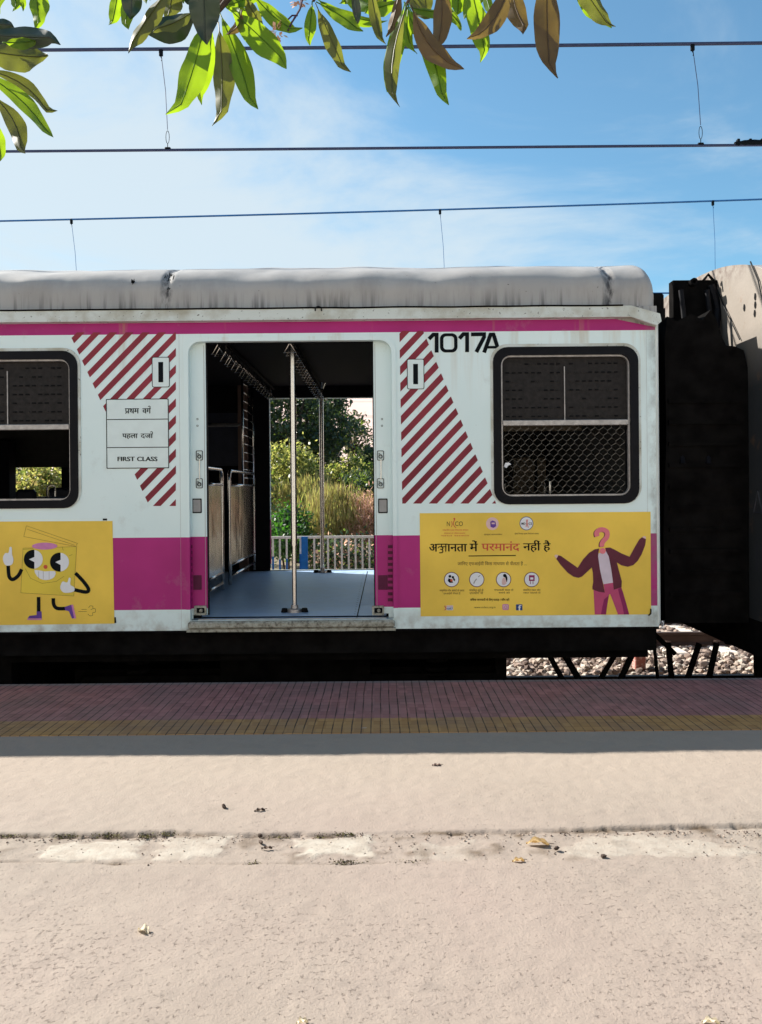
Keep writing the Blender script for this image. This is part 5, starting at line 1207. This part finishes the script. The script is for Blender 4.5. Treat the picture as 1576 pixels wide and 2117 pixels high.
# ================================================================== LITTER ON THE PLATFORM
def dry_leaf(px, py, L_, W2, rot, label, mat, curl=.5):
    c0 = ground_at(px, py); mb = MB(); n, m = 10, 6; vs = []
    for i in range(n + 1):
        u = i / n; wd = max(.03, math.sin(math.pi * u) ** .7)
        for k in range(m + 1):
            v = (k / m - .5) * 2
            x = (u - .5) * L_; y = v * W2 / 2 * wd; z = .003 + curl * W2 * (.55 * v * v + .45 * math.sin(math.pi * u)) * wd + .004 * math.sin(u * 14 + v * 3)
            vs.append((c0.x + x * math.cos(rot) - y * math.sin(rot), c0.y + x * math.sin(rot) + y * math.cos(rot), z))
    mb.add(vs, [(i * (m + 1) + k, i * (m + 1) + k + 1, (i + 1) * (m + 1) + k + 1, (i + 1) * (m + 1) + k) for i in range(n) for k in range(m)])
    e = vs[n * (m + 1) + m // 2]; t = thing('fallen_leaf', label, 'leaf'); mb.build('blade', mat, t, smooth=True)
    d = Vector((math.cos(rot), math.sin(rot), 0)); MB().tube([e, Vector(e) + d * L_ * .2 + Vector((0, 0, -.001))], .0012, 5).build('stalk', M['bark'], t); return t
M['dry_tan'] = leafmat('dry_leaf_tan', (0.42, 0.29, 0.13), .3, (.5, .3, .1), .2, .7); M['dry_pale'] = leafmat('dry_leaf_pale', (0.62, 0.54, 0.40), .3, (.6, .5, .3), .2, .7)
dry_leaf(1112, 1746, .085, .036, -.15, 'curled tan leaf lying on the cracked strip at the right', M['dry_tan'], .5)
dry_leaf(297, 1928, .044, .026, -.5, 'small pale leaf lying on the near concrete at lower left', M['dry_pale'], .6)
dry_leaf(1072, 1781, .045, .020, .1, 'tiny straw coloured leaf below the curled tan leaf', M['dry_tan'], .4)
dry_leaf(625, 2116, .030, .015, .2, 'pale leaf cut by the bottom edge near the middle', M['dry_pale'], .6)
dry_leaf(1470, 2116, .045, .016, -.1, 'pale leaf cut by the bottom edge at the right', M['dry_pale'], .6)
dry_leaf(537, 1677, .045, .014, .35, 'narrow dark leaf on the sunlit concrete beyond the crack', M['bark'], .5)
dry_leaf(903, 1583, .045, .016, 0, 'small brown leaf near the edge of the coach shadow', M['brown'], .3)
dry_leaf(552, 1755, .04, .012, .1, 'thin dark leaf on the cracked strip left of centre', M['bark'], .4)
def pebble(px, py, s, label, mat=None):
    c0 = ground_at(px, py); st_ = stones(1, 0, 0, 0, 0, lambda x, y: 0, s, s, 'pebble', [mat or M['bark']])
    for v in st_.data.vertices: v.co += Vector((c0.x, c0.y, s * .3))
    tag(st_, label, 'pebble', None)
pebble(464, 1671, .012, 'dark pebble alone on the smooth concrete beyond the crack')
pebble(1151, 1758, .011, 'dark pebble beside the curled tan leaf')
pebble(1248, 1773, .011, 'dark pebble right of the curled tan leaf')
pebble(540, 1744, .010, 'dark pebble on the cracked strip above the thin dark leaf')
pebble(538, 1730, .010, 'dark pebble at the crack line left of centre')
# grit along the crack
def grit():
    mb = MB(); P = []
    for i in range(900):
        x = random.uniform(-2.4, 2.4); r = random.random()
        y = (3.095 + random.gauss(0, .016)) if r < .7 else random.uniform(2.86, 3.1)
        P.append((x, y))
    it = iter(P)
    base = stones(900, 0, 0, 0, 0, lambda x, y: 0, .0012, .0042, 'crack_grit', [SM[0], SM[1], SM[3], M['bark']])
    co = np.zeros(len(base.data.vertices) * 3); base.data.vertices.foreach_get('co', co); co = co.reshape(900, 14, 3)
    for i, (x, y) in enumerate(P): co[i] += np.array([x, y, -.002])
    base.data.vertices.foreach_set('co', co.ravel()); base.data.update(); return base
tag(grit(), kind='stuff')
pts = []
for (px, py, w, n) in ((20, 1728, 25, 120), (140, 1728, 22, 160), (225, 1726, 25, 150), (300, 1728, 16, 160), (345, 1722, 20, 80), (715, 1725, 26, 170), (660, 1729, 10, 50), (715, 1782, 30, 150), (525, 1784, 18, 50), (560, 1731, 40, 60), (850, 1780, 30, 50)):
    for k in range(n):
        c0 = ground_at(px + random.gauss(0, w * .6), py + random.gauss(0, 2.0)); pts.append((c0.x, c0.y, random.uniform(-.008, .003)))
M['moss'] = plain('moss', (0.15, 0.14, 0.05), .9, var=.4, sc=40)
mo = leaves(np.array(pts), .008, .5, [M['moss'], M['bark']], 'moss_tufts', None, 5, .3); mo['kind'] = 'stuff'
